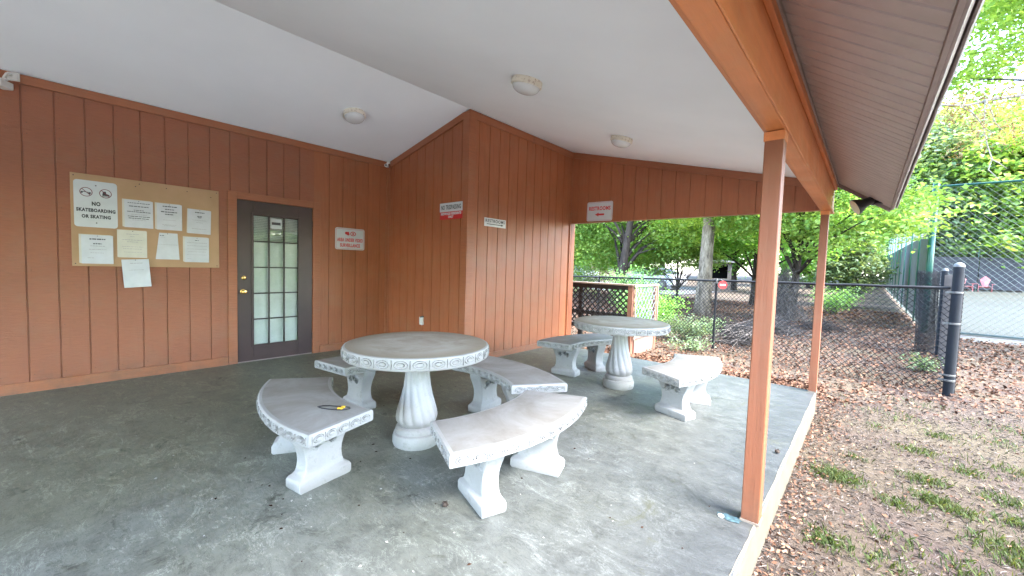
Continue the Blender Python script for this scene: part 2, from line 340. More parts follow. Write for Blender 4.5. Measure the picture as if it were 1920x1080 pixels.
# court sheet, follows the slope
cz = lambda y: ground_z(0, y)+.02
mb = MB(); cy = [16.9, 20, 26, 33, 40, 46, 53.2]
for a, b in zip(cy, cy[1:]): mb.add([(7.25, a, cz(a)), (45, a, cz(a)), (45, b, cz(b)), (7.25, b, cz(b))], [(0, 1, 2, 3)])
tag(mb.build('tennis_court', M['court']), kind='structure')
mb = MB()
for a, b in zip(cy[:-1], cy[1:]): mb.add([(16, a, cz(a)+.006), (40, a, cz(a)+.006), (40, b, cz(b)+.006), (16, b, cz(b)+.006)], [(0, 1, 2, 3)])
tag(mb.build('court_play_area', M['courtblue']), kind='structure')
mb = MB()
for x0, x1, a, b in ((15.9, 16.0, 22, 46), (16, 40, 45.8, 46.1), (19, 19.1, 22, 46), (16, 40, 33.9, 34.1), (7.6, 45, 51.6, 51.75)):
    mb.add([(x0, a, cz(a)+.012), (x1, a, cz(a)+.012), (x1, b, cz(b)+.012), (x0, b, cz(b)+.012)], [(0, 1, 2, 3)])
tag(mb.build('court_line_marking', M['courtline']), kind='structure')
mb = MB(); rng = random.Random(8)   # worn concrete apron at the near side of the court
pts = [(7.5+i*.5, 15.75-.12*math.sin(i*1.3)-rng.uniform(0, .25)) for i in range(20)]
mb.add([(x, y, -.238) for x, y in pts]+[(x, 16.9, -.232) for x, y in pts], [(i, i+1, 21+i, 20+i) for i in range(19)])
tag(mb.build('court_apron_path', M['concrete']), kind='structure')
mb = MB(); ry = lambda x: ground_z(0, 27)+.02
mb.add([(-60, 27, ground_z(0, 27)+.03), (-2.5, 24, ground_z(0, 24)+.03), (-1, 32, ground_z(0, 32)+.03), (-60, 46, ground_z(0, 46)+.04)], [(0, 1, 2, 3)])
tag(mb.build('parking_road', M['asphalt']), kind='structure')

# ================================================================ THE BUILDING
B = empty('clubhouse', (0, 0, 0), label='brown clubhouse with covered patio, gabled white ceiling and orange-brown posts', cat='building')
def siding(name, s0, s1, zb, zt, fn, grooves, mat, core=.08, holes=(), seam=None):
    """fn(s, depth, z) -> xyz ; grooved face towards depth 0, grooves go to depth .008; zt a function of s"""
    ss = [s0]
    for gk in grooves:
        if s0+.02 < gk < s1-.02: ss += [gk-.006, gk-.004, gk+.004, gk+.006]
    ss.append(s1); isg = lambda a, b: b-a < .0085 and b-a > .0075
    mb = MB()
    rows = []
    for k, sv in enumerate(ss):
        inner = k and (k-1) % 4 in (1, 2) and k < len(ss)-1
        rows.append((sv, .009 if inner else 0))
    for (a, da), (b, db) in zip(rows, rows[1:]):
        zs = [(zb(a) if callable(zb) else zb, zb(b) if callable(zb) else zb), (zt(a), zt(b))]
        segs = [(zs[0], zs[1])]
        for (h0, h1, hz) in holes:
            if a >= h0-.001 and b <= h1+.001: segs = [((hz, hz), zs[1])]
        if seam:
            out = []
            for (p, q) in segs:
                if p[0] < seam < min(q): out += [(p, (seam-.003,)*2), ((seam+.003,)*2, q)]
                else: out.append((p, q))
            segs = out
        for (p, q) in segs:
            mb.add([fn(a, da, p[0]), fn(b, db, p[1]), fn(b, db, q[1]), fn(a, da, q[0])], [(0, 1, 2, 3)])
        if seam and not holes: pass
    # core behind
    pieces = [(s0, s1, zb if not callable(zb) else zb(s0))]
    if holes:
        h0, h1, hz = holes[0]; pieces = [(s0, h0, zb), (h0, h1, hz), (h1, s1, zb)]
    for a, b, z in pieces:
        v = [fn(a, .0095, z), fn(b, .0095, z), fn(b, .0095, zt(b)), fn(a, .0095, zt(a)), fn(a, core, z), fn(b, core, z), fn(b, core, zt(b)), fn(a, core, zt(a))]
        mb.add(v, [(0, 1, 2, 3), (5, 4, 7, 6), (0, 4, 5, 1), (1, 5, 6, 2), (2, 6, 7, 3), (3, 7, 4, 0)])
    return mb.build(name, mat, B)
DY0, DY1, DZ = 1.507, 2.406, 2.04
fA = lambda s, d, z: (-d, s, z)
gA = [.035+.2*k for k in range(-18, 30)]
gA = [gk for gk in gA if not (DY0-.12 < gk < DY1+.12) or gk > 0]
holeA = (DY0-.02, DY1+.02, DZ+.02)
# split so that the hole edges are vertices
siding('siding_wall', -3.5, DY0-.02, -.3, lambda s: ZA, fA, gA, M['wall'], seam=2.44)
siding('siding_wall', DY0-.02, DY1+.02, DZ+.02, lambda s: ZA, fA, gA, M['wall'], seam=2.44)
siding('siding_wall', DY1+.02, YB+.05, -.3, lambda s: ZA, fA, gA, M['wallsmooth'], seam=2.44)
siding('siding_wall', -.05, XR, -.3, lambda s: ceil_l(s), lambda s, d, z: (s, YB+d, z), [.14+.2*k for k in range(10)], M['wallsmooth'], seam=2.44)
siding('siding_wall', YB, YC+.12, -.3, lambda s: ZR, lambda s, d, z: (XR-d, s, z), [YB+.2*k-.02 for k in range(1, 13)], M['wallsmooth'], seam=2.44)
hb = siding('header_wall', XR, 5.42, ZH, ceil_r, lambda s, d, z: (s, YC+d, z), [2.015+.2075*k for k in range(0, 17)], M['wallsmooth'], core=.11)
siding('header_wall', -.05, XR, ZH, ceil_l, lambda s, d, z: (s, YF-d, z), [.14+.2*k for k in range(10)], M['wallsmooth'], core=.11)  # unseen header, added to keep front sky light off the gable wall
siding('header_wall', XR, 5.42, ZH, ceil_r, lambda s, d, z: (s, YF-d, z), [2.015+.2075*k for k in range(0, 17)], M['wallsmooth'], core=.11)  # right half of the added header, also there to cut front sky light
# trims
def trim(name, *boxes, mat='trim', bevel=.003):
    mb = MB()
    for b in boxes: mb.box(*b)
    return mb.build(name, M[mat], B, bevel=bevel)
trim('baseboard', (.002, .022, -3.5, DY0-.105, -.02, .10), (.002, .020, DY1+.105, YB-.002, -.02, .10))
trim('baseboard', (XR+.001, XR+.020, YB+.11, YC-.0, -.02, .085))
trim('baseboard', (.022, XR-.1, YB-.020, YB-.001, -.02, .085))
trim('crown_trim', (.002, .024, -3.5, YB-.024, ZA-.085, ZA-.002))
mb = MB(); e = .021
mb.prism([(0.024, ceil_l(.024)-.095), (XR-.1, ceil_l(XR-.1)-.095), (XR-.1, ceil_l(XR-.1)-.002), (.024, ceil_l(.024)-.002)], lambda u, v, ww: (u, YB-ww, v), .001, e)
mb.build('crown_trim', M['trim'], B, bevel=.003)
trim('crown_trim', (XR+.001, XR+.021, YB+.1, YC-.001, ZR-.11, ZR-.012))
mb = MB(); mb.prism([(XR+.03, ceil_r(XR+.03)-.10), (5.42, ceil_r(5.42)-.10), (5.42, ceil_r(5.42)-.002), (XR+.03, ceil_r(XR+.03)-.002)], lambda u, v, ww: (u, YC-ww, v), .001, e)
mb.build('crown_trim', M['trim'], B, bevel=.003)
trim('corner_board', (XR-.1, XR+.022, YB-.022, YB-.001, -.02, ZR-.025), (XR+.001, XR+.022, YB-.0005, YB+.1, -.02, ZR-.012))
trim('corner_board', (XR+.001, XR+.02, YC-.03, YC-.002, .085, ZR-.11))
trim('corner_board', (.002, .020, YB-.06, YB-.002, .10, ZA-.085), (.022, .04, YB-.018, YB-.001, .085, ZA-.09))
trim('corner_board', (XR+.001, XR+.022, YC+.0, YC+.12, -.3, ZH-.001), mat='post')
trim('door_casing', (.001, .018, DY0-.10, DY0-.004, -.0, DZ+.09), (.001, .018, DY1+.004, DY1+.10, 0, DZ+.09), (.001, .018, DY0-.004, DY1+.004, DZ+.004, DZ+.09))
mb = MB(); rr_ = random.Random(6)
for k in range(-17, 18):
    y = .035+.2*k+.03
    if y > YB-.1 or (DY0-.12 < y < DY1+.1): continue
    for z in (.16, .62, 1.15, 1.75, 2.40, 2.50, 2.78):
        mb.lathe([(.0045, 0), (.0045, .0015), (.001, .002)], 6); n_ = 18; mb.v[-n_:] = [(p[2], y+rr_.uniform(-.004, .004)*0+p[0], z+p[1]) for p in mb.v[-n_:]]
tag(mb.build('nail_heads', M['grimewood'], B), kind='stuff')
# ceiling, two sloping planes
mb = MB(); mb.prism([(-.05, ceil_l(-.05)), (XR, ZR), (XR, ZR+.018), (-.05, ceil_l(-.05)+.018)], lambda u, v, ww: (u, ww, v), YF, YB+.05)
mb.build('ceiling', M['ceiling'], B)
mb = MB(); mb.prism([(XR, ZR), (5.425, ceil_r(5.425)), (5.425, ceil_r(5.425)+.018), (XR, ZR+.018)], lambda u, v, ww: (u, ww, v), YF, YC+.05)
mb.build('ceiling', M['ceiling'], B)
# roof above everything
mb = MB()
xl, xr = -5.0, 6.10
mb.prism([(xl, ceil_l(xl)+.04), (XR, ZR+.04), (xr-.02, ceil_r(xr-.02)+.04), (xr-.02, ceil_r(xr-.02)+.16), (XR, ZR+.26), (xl, ceil_l(xl)+.26)], lambda u, v, ww: (u, ww, v), YF-.1, YC+.16)
mb.build('roof', M['roofing'], B)
# back rooms (keep the sky out)
mb = MB(); mb.box(-5, -.1, -3.6, -3.5, -.3, 2.3); mb.box(-5, -4.9, -3.5, 6.1, -.3, 1.7); mb.box(-5, XR-.1, YC, YC+.1, -.3, 1.7)
mb.add([(-4.9, YC+.05, 1.7), (-.1, YC+.05, 1.7), (-.1, YC+.05, ZA), (-4.9, YC+.05, ceil_l(-4.9))], [(0, 1, 2, 3)])
mb.add([(-.1, YC+.05, -.3), (XR-.09, YC+.05, -.3), (XR-.09, YC+.05, ZR), (-.1, YC+.05, ZA)], [(0, 1, 2, 3)])
mb.build('rear_wall', M['wallsmooth'], B)
# beam
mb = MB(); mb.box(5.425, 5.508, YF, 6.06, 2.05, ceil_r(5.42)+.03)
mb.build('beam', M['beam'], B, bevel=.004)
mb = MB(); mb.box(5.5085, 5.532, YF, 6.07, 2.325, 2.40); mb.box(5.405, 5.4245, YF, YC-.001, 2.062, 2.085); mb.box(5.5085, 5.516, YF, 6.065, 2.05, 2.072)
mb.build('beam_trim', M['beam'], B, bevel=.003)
# posts
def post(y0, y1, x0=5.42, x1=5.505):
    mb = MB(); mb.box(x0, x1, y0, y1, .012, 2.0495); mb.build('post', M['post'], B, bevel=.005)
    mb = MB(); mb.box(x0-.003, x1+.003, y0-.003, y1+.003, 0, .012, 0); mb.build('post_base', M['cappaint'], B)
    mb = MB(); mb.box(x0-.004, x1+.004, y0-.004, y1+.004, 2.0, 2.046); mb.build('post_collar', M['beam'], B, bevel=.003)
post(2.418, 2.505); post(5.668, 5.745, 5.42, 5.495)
# soffit of ribbed vinyl, ribs run across
zs_ = lambda x: 2.405-.692*(x-5.535)
mb = MB(); y = YF; prof = []
while y < 6.05:
    prof += [(y, 0), (y+.005, .011), (y+.013, .011), (y+.018, 0), (y+.058, -.0015)]; y += .102
prof.append((6.058, 0))
for (a, da), (b, db) in zip(prof, prof[1:]):
    b = min(b, 6.058)
    mb.add([(5.532, a, zs_(5.532)+da), (5.996, a, zs_(5.996)+da), (5.996, b, zs_(5.996)+db), (5.532, b, zs_(5.532)+db)], [(0, 3, 2, 1)])
mb.build('soffit', M['soffit'], B)
mb = MB(); mb.box(5.997, 6.012, YF-.02, 6.092, 2.062, 2.42)
mb.prism([(5.512, zs_(5.512)-.045), (5.9965, zs_(5.9965)-.045), (5.9965, 2.42), (5.512, 2.42)], lambda u, v, ww: (u, ww, v), 6.0585, 6.09)
mb.build('fascia', M['fascia'], B)
mb = MB(); mb.box(5.532, 5.540, YF, 6.057, 2.372, 2.398); mb.build('soffit_channel', M['fascia'], B)
rng = random.Random(2); mb = MB(); gy = np.linspace(YF, 6.08, 50)
mb.tube([(6.022, y, 2.076+rng.uniform(-.003, .003)) for y in gy], .0095, 4)
mb.box(6.014, 6.030, YF, 6.08, 2.082, 2.40); mb.build('gutter', M['gutter'], B)
mb = MB(); mb.tube([(6.046+rng.uniform(-.002, .002), y, 2.080) for y in gy], .006, 4); mb.box(6.040, 6.053, YF, 6.095, 2.085, 2.44); mb.build('drip_edge', M['fascia'], B)

# ---- the door
D = MB()
GY0, GY1, GZ0, GZ1 = 1.680, 2.225, .21, 1.872
D.box(-.045, -.003, DY0, GY0, .012, DZ); D.box(-.045, -.003, GY1, DY1, .012, DZ); D.box(-.045, -.003, GY0, GY1, .012, GZ0); D.box(-.045, -.003, GY0, GY1, GZ1, DZ)
door = D.build('door', M['door'], B, bevel=.002); door['label'] = 'dark plum-brown door with fifteen glass panes'
mb = MB()
for bx in ((-.003, .006, GY0-.022, GY0+.006, GZ0-.022, GZ1+.022), (-.003, .006, GY1-.006, GY1+.022, GZ0-.022, GZ1+.022), (-.003, .006, GY0+.006, GY1-.006, GZ0-.022, GZ0+.006), (-.003, .006, GY0+.006, GY1-.006, GZ1-.006, GZ1+.022)): mb.box(*bx)
mb.build('glazing_frame', M['door'], door, bevel=.002)
mb = MB(); cy_ = [GY0+(GY1-GY0)*k/3 for k in range(4)]; czz = [GZ0+(GZ1-GZ0)*k/5 for k in range(6)]
for k in (1, 2): mb.box(-.016, .002, cy_[k]-.008, cy_[k]+.008, GZ0, GZ1)
for k in (1, 2, 3, 4):
    for j in range(3): mb.box(-.0155, .0015, cy_[j]+.008, cy_[j+1]-.008, czz[k]-.008, czz[k]+.008)
mb.build('muntins', M['muntin'], door)
mb = MB(); mb.box(-.024, -.020, GY0, GY1, GZ0, GZ1); mb.build('glass', M['glass'], door)
mb = MB(); z = GZ0+.01; k = 0
while z < GZ1:
    t = R(78) if z < 1.52 else R(38)
    mb.obox((-.045, (GY0+GY1)/2, z), (math.cos(t), 0, math.sin(t)), (0, 1, 0), (-math.sin(t), 0, math.cos(t)), .0125, (GY1-GY0)/2+.03, .0006); z += .0215
mb.box(-.10, -.098, GY0-.1, GY1+.1, GZ0-.1, GZ1+.1, 1)
mb.build('blinds', [M['blind'], M['black']], door)
mb = MB(); mb.box(-.0195, -.0185, 1.885, 2.02, 1.715, 1.845); mb.box(-.0184, -.0178, 1.90, 2.005, 1.765, 1.80, 1); mb.build('sticker', [M['white'], M['ink']], door)
def knob(z, y, prof):
    mb = MB(); mb.lathe(prof, 20); 
    mb.v = [(-.003+p[2], y+p[0], z+p[1]) for p in mb.v]; return mb
knob(.90, 1.567, [(.033, 0), (.033, .006), (.014, .01), (.012, .032), (.026, .044), (.030, .056), (.026, .068), (.012, .073)]).build('door_knob', M['brass'], door, auto=40)
knob(1.075, 1.575, [(.027, 0), (.027, .014), (.022, .018), (.012, .020), (.004, .021)]).build('deadbolt', M['brass'], door, auto=40)
for z in (.25, 1.02, 1.82): mb = MB(); mb.tube([(-.002, DY1+.002, z-.04), (-.002, DY1+.002, z+.04)], .005, 8); mb.build('hinge', M['door'], door)
mb = MB(); mb.box(-.06, -.002, DY0-.02, DY1+.02, -.0, .011); mb.build('threshold', M['fascia'], B)
mb = MB(); mb.box(-.05, .0015, DY0-.0195, DY0-.0015, 0, DZ+.0); mb.box(-.05, .0015, DY1+.0015, DY1+.0195, 0, DZ); mb.box(-.05, .0015, DY0-.0195, DY1+.0195, DZ+.002, DZ+.0195); mb.build('door_jamb', M['post'], B)

# ================================================================ flat things on walls
def frame_of(side, a, b, z):   # returns (origin, xdir, zdir(normal))
    return {'A': ((a, b, z), Vector((0, 1, 0)), Vector((1, 0, 0))), 'B': ((b, a, z), Vector((1, 0, 0)), Vector((0, -1, 0)))}[side]
def local_root(name, origin, xd, nd, tilt=0, **k):
    o = empty(name, origin, **k); zd = Vector((0, 0, 1))
    m3 = Matrix((xd, zd, nd)).transposed(); o.matrix_world = Matrix.Translation(origin) @ m3.to_4x4() @ Matrix.Rotation(tilt, 4, 'Z'); return o
# in a sign's local frame: x = reading direction, y = up, z = towards the viewer
def rrect(w, h, r, n=5):
    p = []
    for cx, cy, a0 in ((w/2-r, h/2-r, 0), (-w/2+r, h/2-r, 90), (-w/2+r, -h/2+r, 180), (w/2-r, -h/2+r, 270)):
        for k in range(n+1): t = R(a0+90*k/n); p.append((cx+r*math.cos(t), cy+r*math.sin(t)))
    return p
ID = lambda u, v, ww: (u, v, ww)
def text(s, cx, cy, w, h, z, mat, parent, name='lettering', bold=.0, mw=None):
    cu = bpy.data.curves.new('t', 'FONT'); cu.body = s; cu.size = 1; cu.align_x = 'CENTER'; cu.offset = bold; cu.resolution_u = 3; cu.space_character = 1.12
    ob = bpy.data.objects.new('t', cu); COL.objects.link(ob); bpy.context.view_layer.update()
    me = bpy.data.meshes.new_from_object(ob.evaluated_get(bpy.context.evaluated_depsgraph_get()))
    bpy.data.objects.remove(ob); bpy.data.curves.remove(cu)
    n = len(me.vertices); co = np.zeros(n*3); me.vertices.foreach_get('co', co); co = co.reshape(-1, 3)
    mn, mx = co.min(0), co.max(0); sc = (mx-mn)[:2]; c = (mn+mx)/2
    co[:, 0] = (co[:, 0]-c[0])/sc[0]*w+cx; co[:, 1] = (co[:, 1]-c[1])/sc[1]*h+cy; co[:, 2] = z
    me.vertices.foreach_set('co', co.ravel()); me.materials.clear(); me.materials.append(mat); me.name = name; me.update()
    o = bpy.data.objects.new(name, me); COL.objects.link(o); o.parent = parent; return o
def ring(mb, cx, cy, rx, ry, t, z, mi=0, n=28):
    v = []
    for k in range(n):
        a = 2*PI*k/n; v += [(cx+rx*math.cos(a), cy+ry*math.sin(a), z), (cx+(rx-t)*math.cos(a), cy+(ry-t)*math.sin(a), z)]
    mb.add(v, [(2*k, 2*((k+1) % n), 2*((k+1) % n)+1, 2*k+1) for k in range(n)], mi)
def bar(mb, x0, y0, x1, y1, t, z, mi=0):
    d = Vector((x1-x0, y1-y0)).normalized(); n = Vector((-d.y, d.x))*t/2
    mb.add([(x0+n.x, y0+n.y, z), (x0-n.x, y0-n.y, z), (x1-n.x, y1-n.y, z), (x1+n.x, y1+n.y, z)], [(0, 1, 2, 3)], mi)
def flatpoly(mb, pts, z, mi=0): mb.add([(x, y, z) for x, y in pts], [tuple(range(len(pts)))], mi)
def border(mb, w, h, r, inset, t, z, mi=0):
    a = rrect(w-2*inset, h-2*inset, r); b = rrect(w-2*inset-2*t, h-2*inset-2*t, max(r-t, .002)); n = len(a)
    mb.add([(x, y, z) for x, y in a]+[(x, y, z) for x, y in b], [(i, (i+1) % n, n+(i+1) % n, n+i) for i in range(n)], mi)
# notice board
o, xd, nd = frame_of('A', .012, .722, 1.648)
nb = local_root('notice_board', (.0015, .722, 1.648), xd, nd, label='tan hardboard notice board with papers on the left wall', cat='notice board')
mb = MB(); mb.box(-.598, .598, -.455, .455, 0, .011); mb.build('board', M['tan'], nb, bevel=.002)
for x, y in ((-.575, .43), (.575, .43), (-.575, -.43), (.575, -.43), (-.1, .42), (.12, .41), (.3, .405), (-.13, .39), (.52, .37)): mb = MB(); mb.lathe([(.005, 0), (.005, .002), (.002, .003)], 8, c=(x, y, .011)); mb.build('screw', M['ink'], nb)
BX = .0135   # face of the board
# skateboarding sign
sg = local_root('prohibition_sign', (BX, .2985, 1.812), xd, nd, label='white NO SKATEBOARDING OR SKATING sign with two crossed-out icons', cat='sign')
W_, H_ = .306, .458
mb = MB(); mb.prism(rrect(W_, H_, .028), ID, 0, .002); mb.build('sign_plate', M['white'], sg)
text('NO', 0, .005, .062, .042, .003, M['ink'], sg, bold=.055)
text('SKATEBOARDING', 0, -.06, .276, .036, .003, M['ink'], sg, bold=.055)
text('OR SKATING', 0, -.123, .205, .036, .003, M['ink'], sg, bold=.055)
for cx in (-.068, .068):
    mb = MB(); ring(mb, cx, .115, .045, .045, .006, .0034, 1)
    if cx < 0:
        bar(mb, cx-.032, .118, cx+.034, .110, .006, .0028); flatpoly(mb, [(cx-.03+.008*math.cos(a), .108+.008*math.sin(a)) for a in np.linspace(0, 6, 10)], .0028); flatpoly(mb, [(cx+.024+.008*math.cos(a), .103+.008*math.sin(a)) for a in np.linspace(0, 6, 10)], .0028)
    else:
        flatpoly(mb, [(cx-.018, .135), (cx+.002, .137), (cx+.006, .115), (cx+.028, .106), (cx+.03, .094), (cx-.024, .094)], .0028)
        for q in (-.018, -.004, .01, .024): flatpoly(mb, [(cx+q+.005*math.cos(a), .087+.005*math.sin(a)) for a in np.linspace(0, 6, 8)], .0028)
    bar(mb, cx-.031, .146, cx+.031, .084, .006, .0031, 1)
    mb.build('icon', [M['ink'], simple('dark_red_ring', lin(.16, .03, .04), .4, bump=0)], sg)
for y in (.185, -.185): mb = MB(); mb.lathe([(.006, .002), (.006, .004), (.003, .0055)], 10, c=(0, y, 0)); mb.build('bolt', M['cap'], sg)
# papers
rng = random.Random(11)
def paper(cy, czv, w, h, label, tilt=0, lines=(), backs=1, crumple=0, shape=None, hang=0, z0=0.0, paperm='paper'):
    p = local_root('notice_paper', (BX+.001+z0, cy, czv), xd, nd, tilt=tilt, label=label, cat='paper', group='notices pinned to the board')
    mb = MB(); nx_, ny_ = 10, 12; r_ = random.Random(int(cy*1000)+int(czv*777))
    def sheet(ox, oy, z, mi, bend):
        ph = [r_.uniform(0, 6) for _ in range(4)]; v = []
        for j in range(ny_+1):
            for i in range(nx_+1):
                u = i/nx_-.5; t = j/ny_-.5; ww = w*(1-(shape*(t+.5)) if shape else 1)
                cr = 0 if bend is None else crumple; zz = z+cr*(math.sin(u*9+ph[0]+t*5)*math.sin(t*11+ph[1])+.5*math.sin(u*17+t*13+ph[2]))+hang*((.5-t)**2)+cr*1.6
                v.append((ox+u*ww+(shape or 0)*(t+.5)*w*.18, oy+t*h, zz))
        mb.add(v, [(j*(nx_+1)+i, j*(nx_+1)+i+1, (j+1)*(nx_+1)+i+1, (j+1)*(nx_+1)+i) for j in range(ny_) for i in range(nx_)], mi)
    for k in range(backs): sheet(-.008*(k+1), .003*(k+1), .0004*(backs-k), 1, None)
    sheet(0, 0, .0004*(backs+2), 0, 0)
    mb.build('sheet', [M[paperm], M['paperedge']], p, smooth=True)
    mb = MB(); zt_ = .0004*(backs+2)+.0012+crumple*3.2
    for (ly, x0, x1, th, mi) in lines:
        x = x0
        while x < x1-.004:
            wd = r_.uniform(.008, .026)*(1.3 if th > .006 else 1); e2 = min(x+wd, x1)
            yb = ly*h; yy0 = yb-th/2*r_.uniform(.7, 1); hz = hang*((.5-ly)**2)
            mb.add([(x*w/.22, yy0, zt_+hz), (e2*w/.22, yy0, zt_+hz), (e2*w/.22, yb+th/2, zt_+hz), (x*w/.22, yb+th/2*r_.uniform(.8, 1.1), zt_+hz)], [(0, 1, 2, 3)], mi); x = e2+.004
    mb.build('lettering', [M['ink'], M['greyink']], p)
    mb = MB(); mb.lathe([(.004, 0), (.004, .003), (.0015, .004)], 8, c=(0, h/2-.008, .002+crumple*2)); mb.build('pin', M['cap'], p)
    return p
L = lambda *a: a
paper(.615, 1.75, .225, .285, 'stacked white notice with many centred lines, first beside the skating sign', lines=(L(.40, -.085, .085, .006, 0), L(.28, -.075, .075, .008, 0), L(.14, -.04, .04, .006, 0), L(.08, -.09, .09, .007, 0), L(-.02, -.06, .06, .005, 1), L(-.09, -.085, .085, .007, 0), L(-.16, -.08, .075, .007, 0), L(-.22, -.05, .05, .005, 1)), backs=2)
paper(.866, 1.747, .215, .285, 'stacked white notice with a four line bold heading', lines=(L(.40, -.06, .065, .010, 0), L(.29, -.04, .045, .009, 0), L(.19, -.075, .075, .010, 0), L(.10, -.04, .035, .009, 0), L(-.12, -.06, .06, .004, 1), L(-.30, -.065, .065, .004, 1), L(-.34, -.05, .05, .004, 1)), backs=2)
paper(1.132, 1.722, .215, .275, 'white notice with glare, at the upper right of the board', lines=(L(.38, -.045, .045, .011, 0), L(.22, -.022, .022, .010, 0), L(.17, -.018, .018, .008, 0), L(.06, -.07, .07, .004, 1), L(-.04, -.03, .03, .004, 1), L(-.3, -.07, .07, .005, 1)), backs=1, crumple=.0012, tilt=R(-1.5))
paper(.301, 1.362, .225, .285, 'crinkled laminated notice under the skating sign', lines=(L(.36, -.055, .055, .012, 0), L(.2, -.03, .03, .010, 0), L(.12, -.05, .05, .006, 1), L(.0, -.06, .06, .005, 1), L(-.12, -.05, .05, .005, 1), L(-.3, -.07, -.02, .005, 1)), backs=2, crumple=.003)
paper(.563, 1.432, .222, .285, 'yellowish laminated notice in the middle of the lower row', lines=(L(.36, -.05, .05, .005, 1), L(.28, -.02, .02, .004, 1), L(.15, -.08, .08, .005, 1), L(.08, -.045, .045, .005, 1), L(-.1, -.08, .08, .004, 1), L(-.18, -.075, .075, .005, 1), L(-.3, -.07, .07, .004, 1)), backs=1, crumple=.001, paperm='paperedge')
paper(.845, 1.425, .205, .29, 'tapered lilac-white sheet with one fold across it', lines=(L(.40, -.07, -.03, .006, 0), L(.06, -.09, .09, .003, 1), L(.34, -.06, -.02, .003, 1)), backs=0, shape=.24, crumple=.0006)
paper(1.107, 1.398, .225, .285, 'stacked white notice with ruled text lines at the lower right', lines=(L(.38, -.018, .018, .006, 0), L(.28, -.09, .09, .005, 1), L(.16, -.09, .09, .004, 1), L(.03, -.09, .09, .004, 1), L(-.08, -.08, .08, .004, 1), L(-.2, -.09, .09, .003, 1), L(-.36, -.09, -.06, .004, 1)), backs=2)
paper(.587, 1.125, .215, .295, 'rippled clear sleeve sheet hanging below the bottom edge of the board', lines=(L(.36, -.045, .055, .006, 1), L(.12, -.06, .06, .004, 1)), backs=0, crumple=.0035, tilt=R(3.5), hang=.012, z0=.002)
# camera warning sign
sg = local_root('surveillance_sign', (.0035, 2.953, 1.652), xd, nd, label='white AREA UNDER VIDEO SURVEILLANCE sign with red camera icon, right of the door', cat='sign')
mb = MB(); mb.prism(rrect(.455, .318, .03), ID, 0, .002); mb.build('sign_plate', M['white'], sg)
mb = MB(); border(mb, .455, .318, .024, .012, .004, .003); mb.build('border', M['redink'], sg)
mb = MB(); flatpoly(mb, [(-.085, .085), (-.07, .105), (-.02, .105), (-.01, .06), (-.03, .05), (-.075, .07)], .003); ring(mb, .045, .08, .045, .034, .012, .003); flatpoly(mb, [(.045+.018*math.cos(a), .08+.014*math.sin(a)) for a in np.linspace(0, 6, 12)], .003); mb.build('icon', M['redsign'], sg)
text('AREA UNDER VIDEO', 0, -.015, .40, .055, .003, M['redink'], sg, bold=.05); text('SURVEILLANCE', 0, -.095, .31, .055, .003, M['redink'], sg, bold=.05)
# no trespassing sign
xdB, ndB = Vector((1, 0, 0)), Vector((0, -1, 0))
sg = local_root('trespassing_sign', (1.568, YB-.0225, 2.045), xdB, ndB, label='red and white NO TRESPASSING sign on the dark side wall', cat='sign')
mb = MB(); mb.box(-.235, .235, -.112, .112, 0, .002, 0); mb.build('sign_plate', M['redsign'], sg)
mb = MB(); mb.box(-.235, .235, -.008, .112, .0024, .0035, 0); mb.build('white_panel', M['white'], sg)
text('NO TRESPASSING', 0, .052, .41, .062, .0042, M['ink'], sg, bold=.03)
text('REDWOOD RESIDENTS', 0, -.035, .42, .034, .003, M['white'], sg, bold=.055); text('ONLY', 0, -.078, .11, .034, .003, M['white'], sg, bold=.055)
# small restrooms sign
sg = local_root('restroom_sign', (XR+.0035, 4.127, 1.921), xd, nd, tilt=R(0), label='small white RESTROOMS sign with a right-pointing arrow on the orange-lit wall', cat='sign', group='restroom signs')
mb = MB(); mb.box(-.217, .217, -.058, .058, 0, .002); mb.build('sign_plate', M['white'], sg)
text('RESTROOMS', 0, .02, .39, .045, .003, M['ink'], sg, bold=.02)
mb = MB(); bar(mb, -.17, -.025, .13, -.025, .010, .003); flatpoly(mb, [(.12, -.040), (.17, -.025), (.12, -.010)], .003); mb.build('arrow', M['ink'], sg)
sg = local_root('restroom_sign', (2.444, YC-.0035, 2.277), xdB, ndB, tilt=R(-.8), label='white RESTROOMS sign with red letters and left arrow above the opening', cat='sign', group='restroom signs')
mb = MB(); mb.prism(rrect(.475, .318, .03), ID, 0, .002); mb.build('sign_plate', M['white'], sg)
mb = MB(); border(mb, .475, .318, .024, .012, .0035, .003); mb.build('border', M['redink'], sg)
text('RESTROOMS', 0, .05, .40, .068, .003, M['redink'], sg, bold=.045)
mb = MB(); bar(mb, -.02, -.052, .09, -.052, .03, .003); flatpoly(mb, [(-.015, -.02), (-.085, -.052), (-.015, -.084)], .003); mb.build('arrow', M['redsign'], sg)
# outlet
oo = local_root('power_outlet', (.944, YB-.003, .475), xdB, ndB, label='small off-white outlet box low on the dark side wall', cat='outlet')
mb = MB(); mb.prism(rrect(.07, .115, .006, 3), ID, 0, .03); mb.build('box', M['plastic'], oo, bevel=.002)
mb = MB(); mb.obox((.02, .062, .022), (1, .2, 0), (0, 1, 0), (0, 0, 1), .03, .010, .012); mb.build('cover', M['cap'], oo)
mb = MB(); mb.box(-.012, .012, .012, .035, .0302, .032); mb.box(-.012, .012, -.035, -.012, .0302, .032); mb.build('socket', M['rusty'], oo)
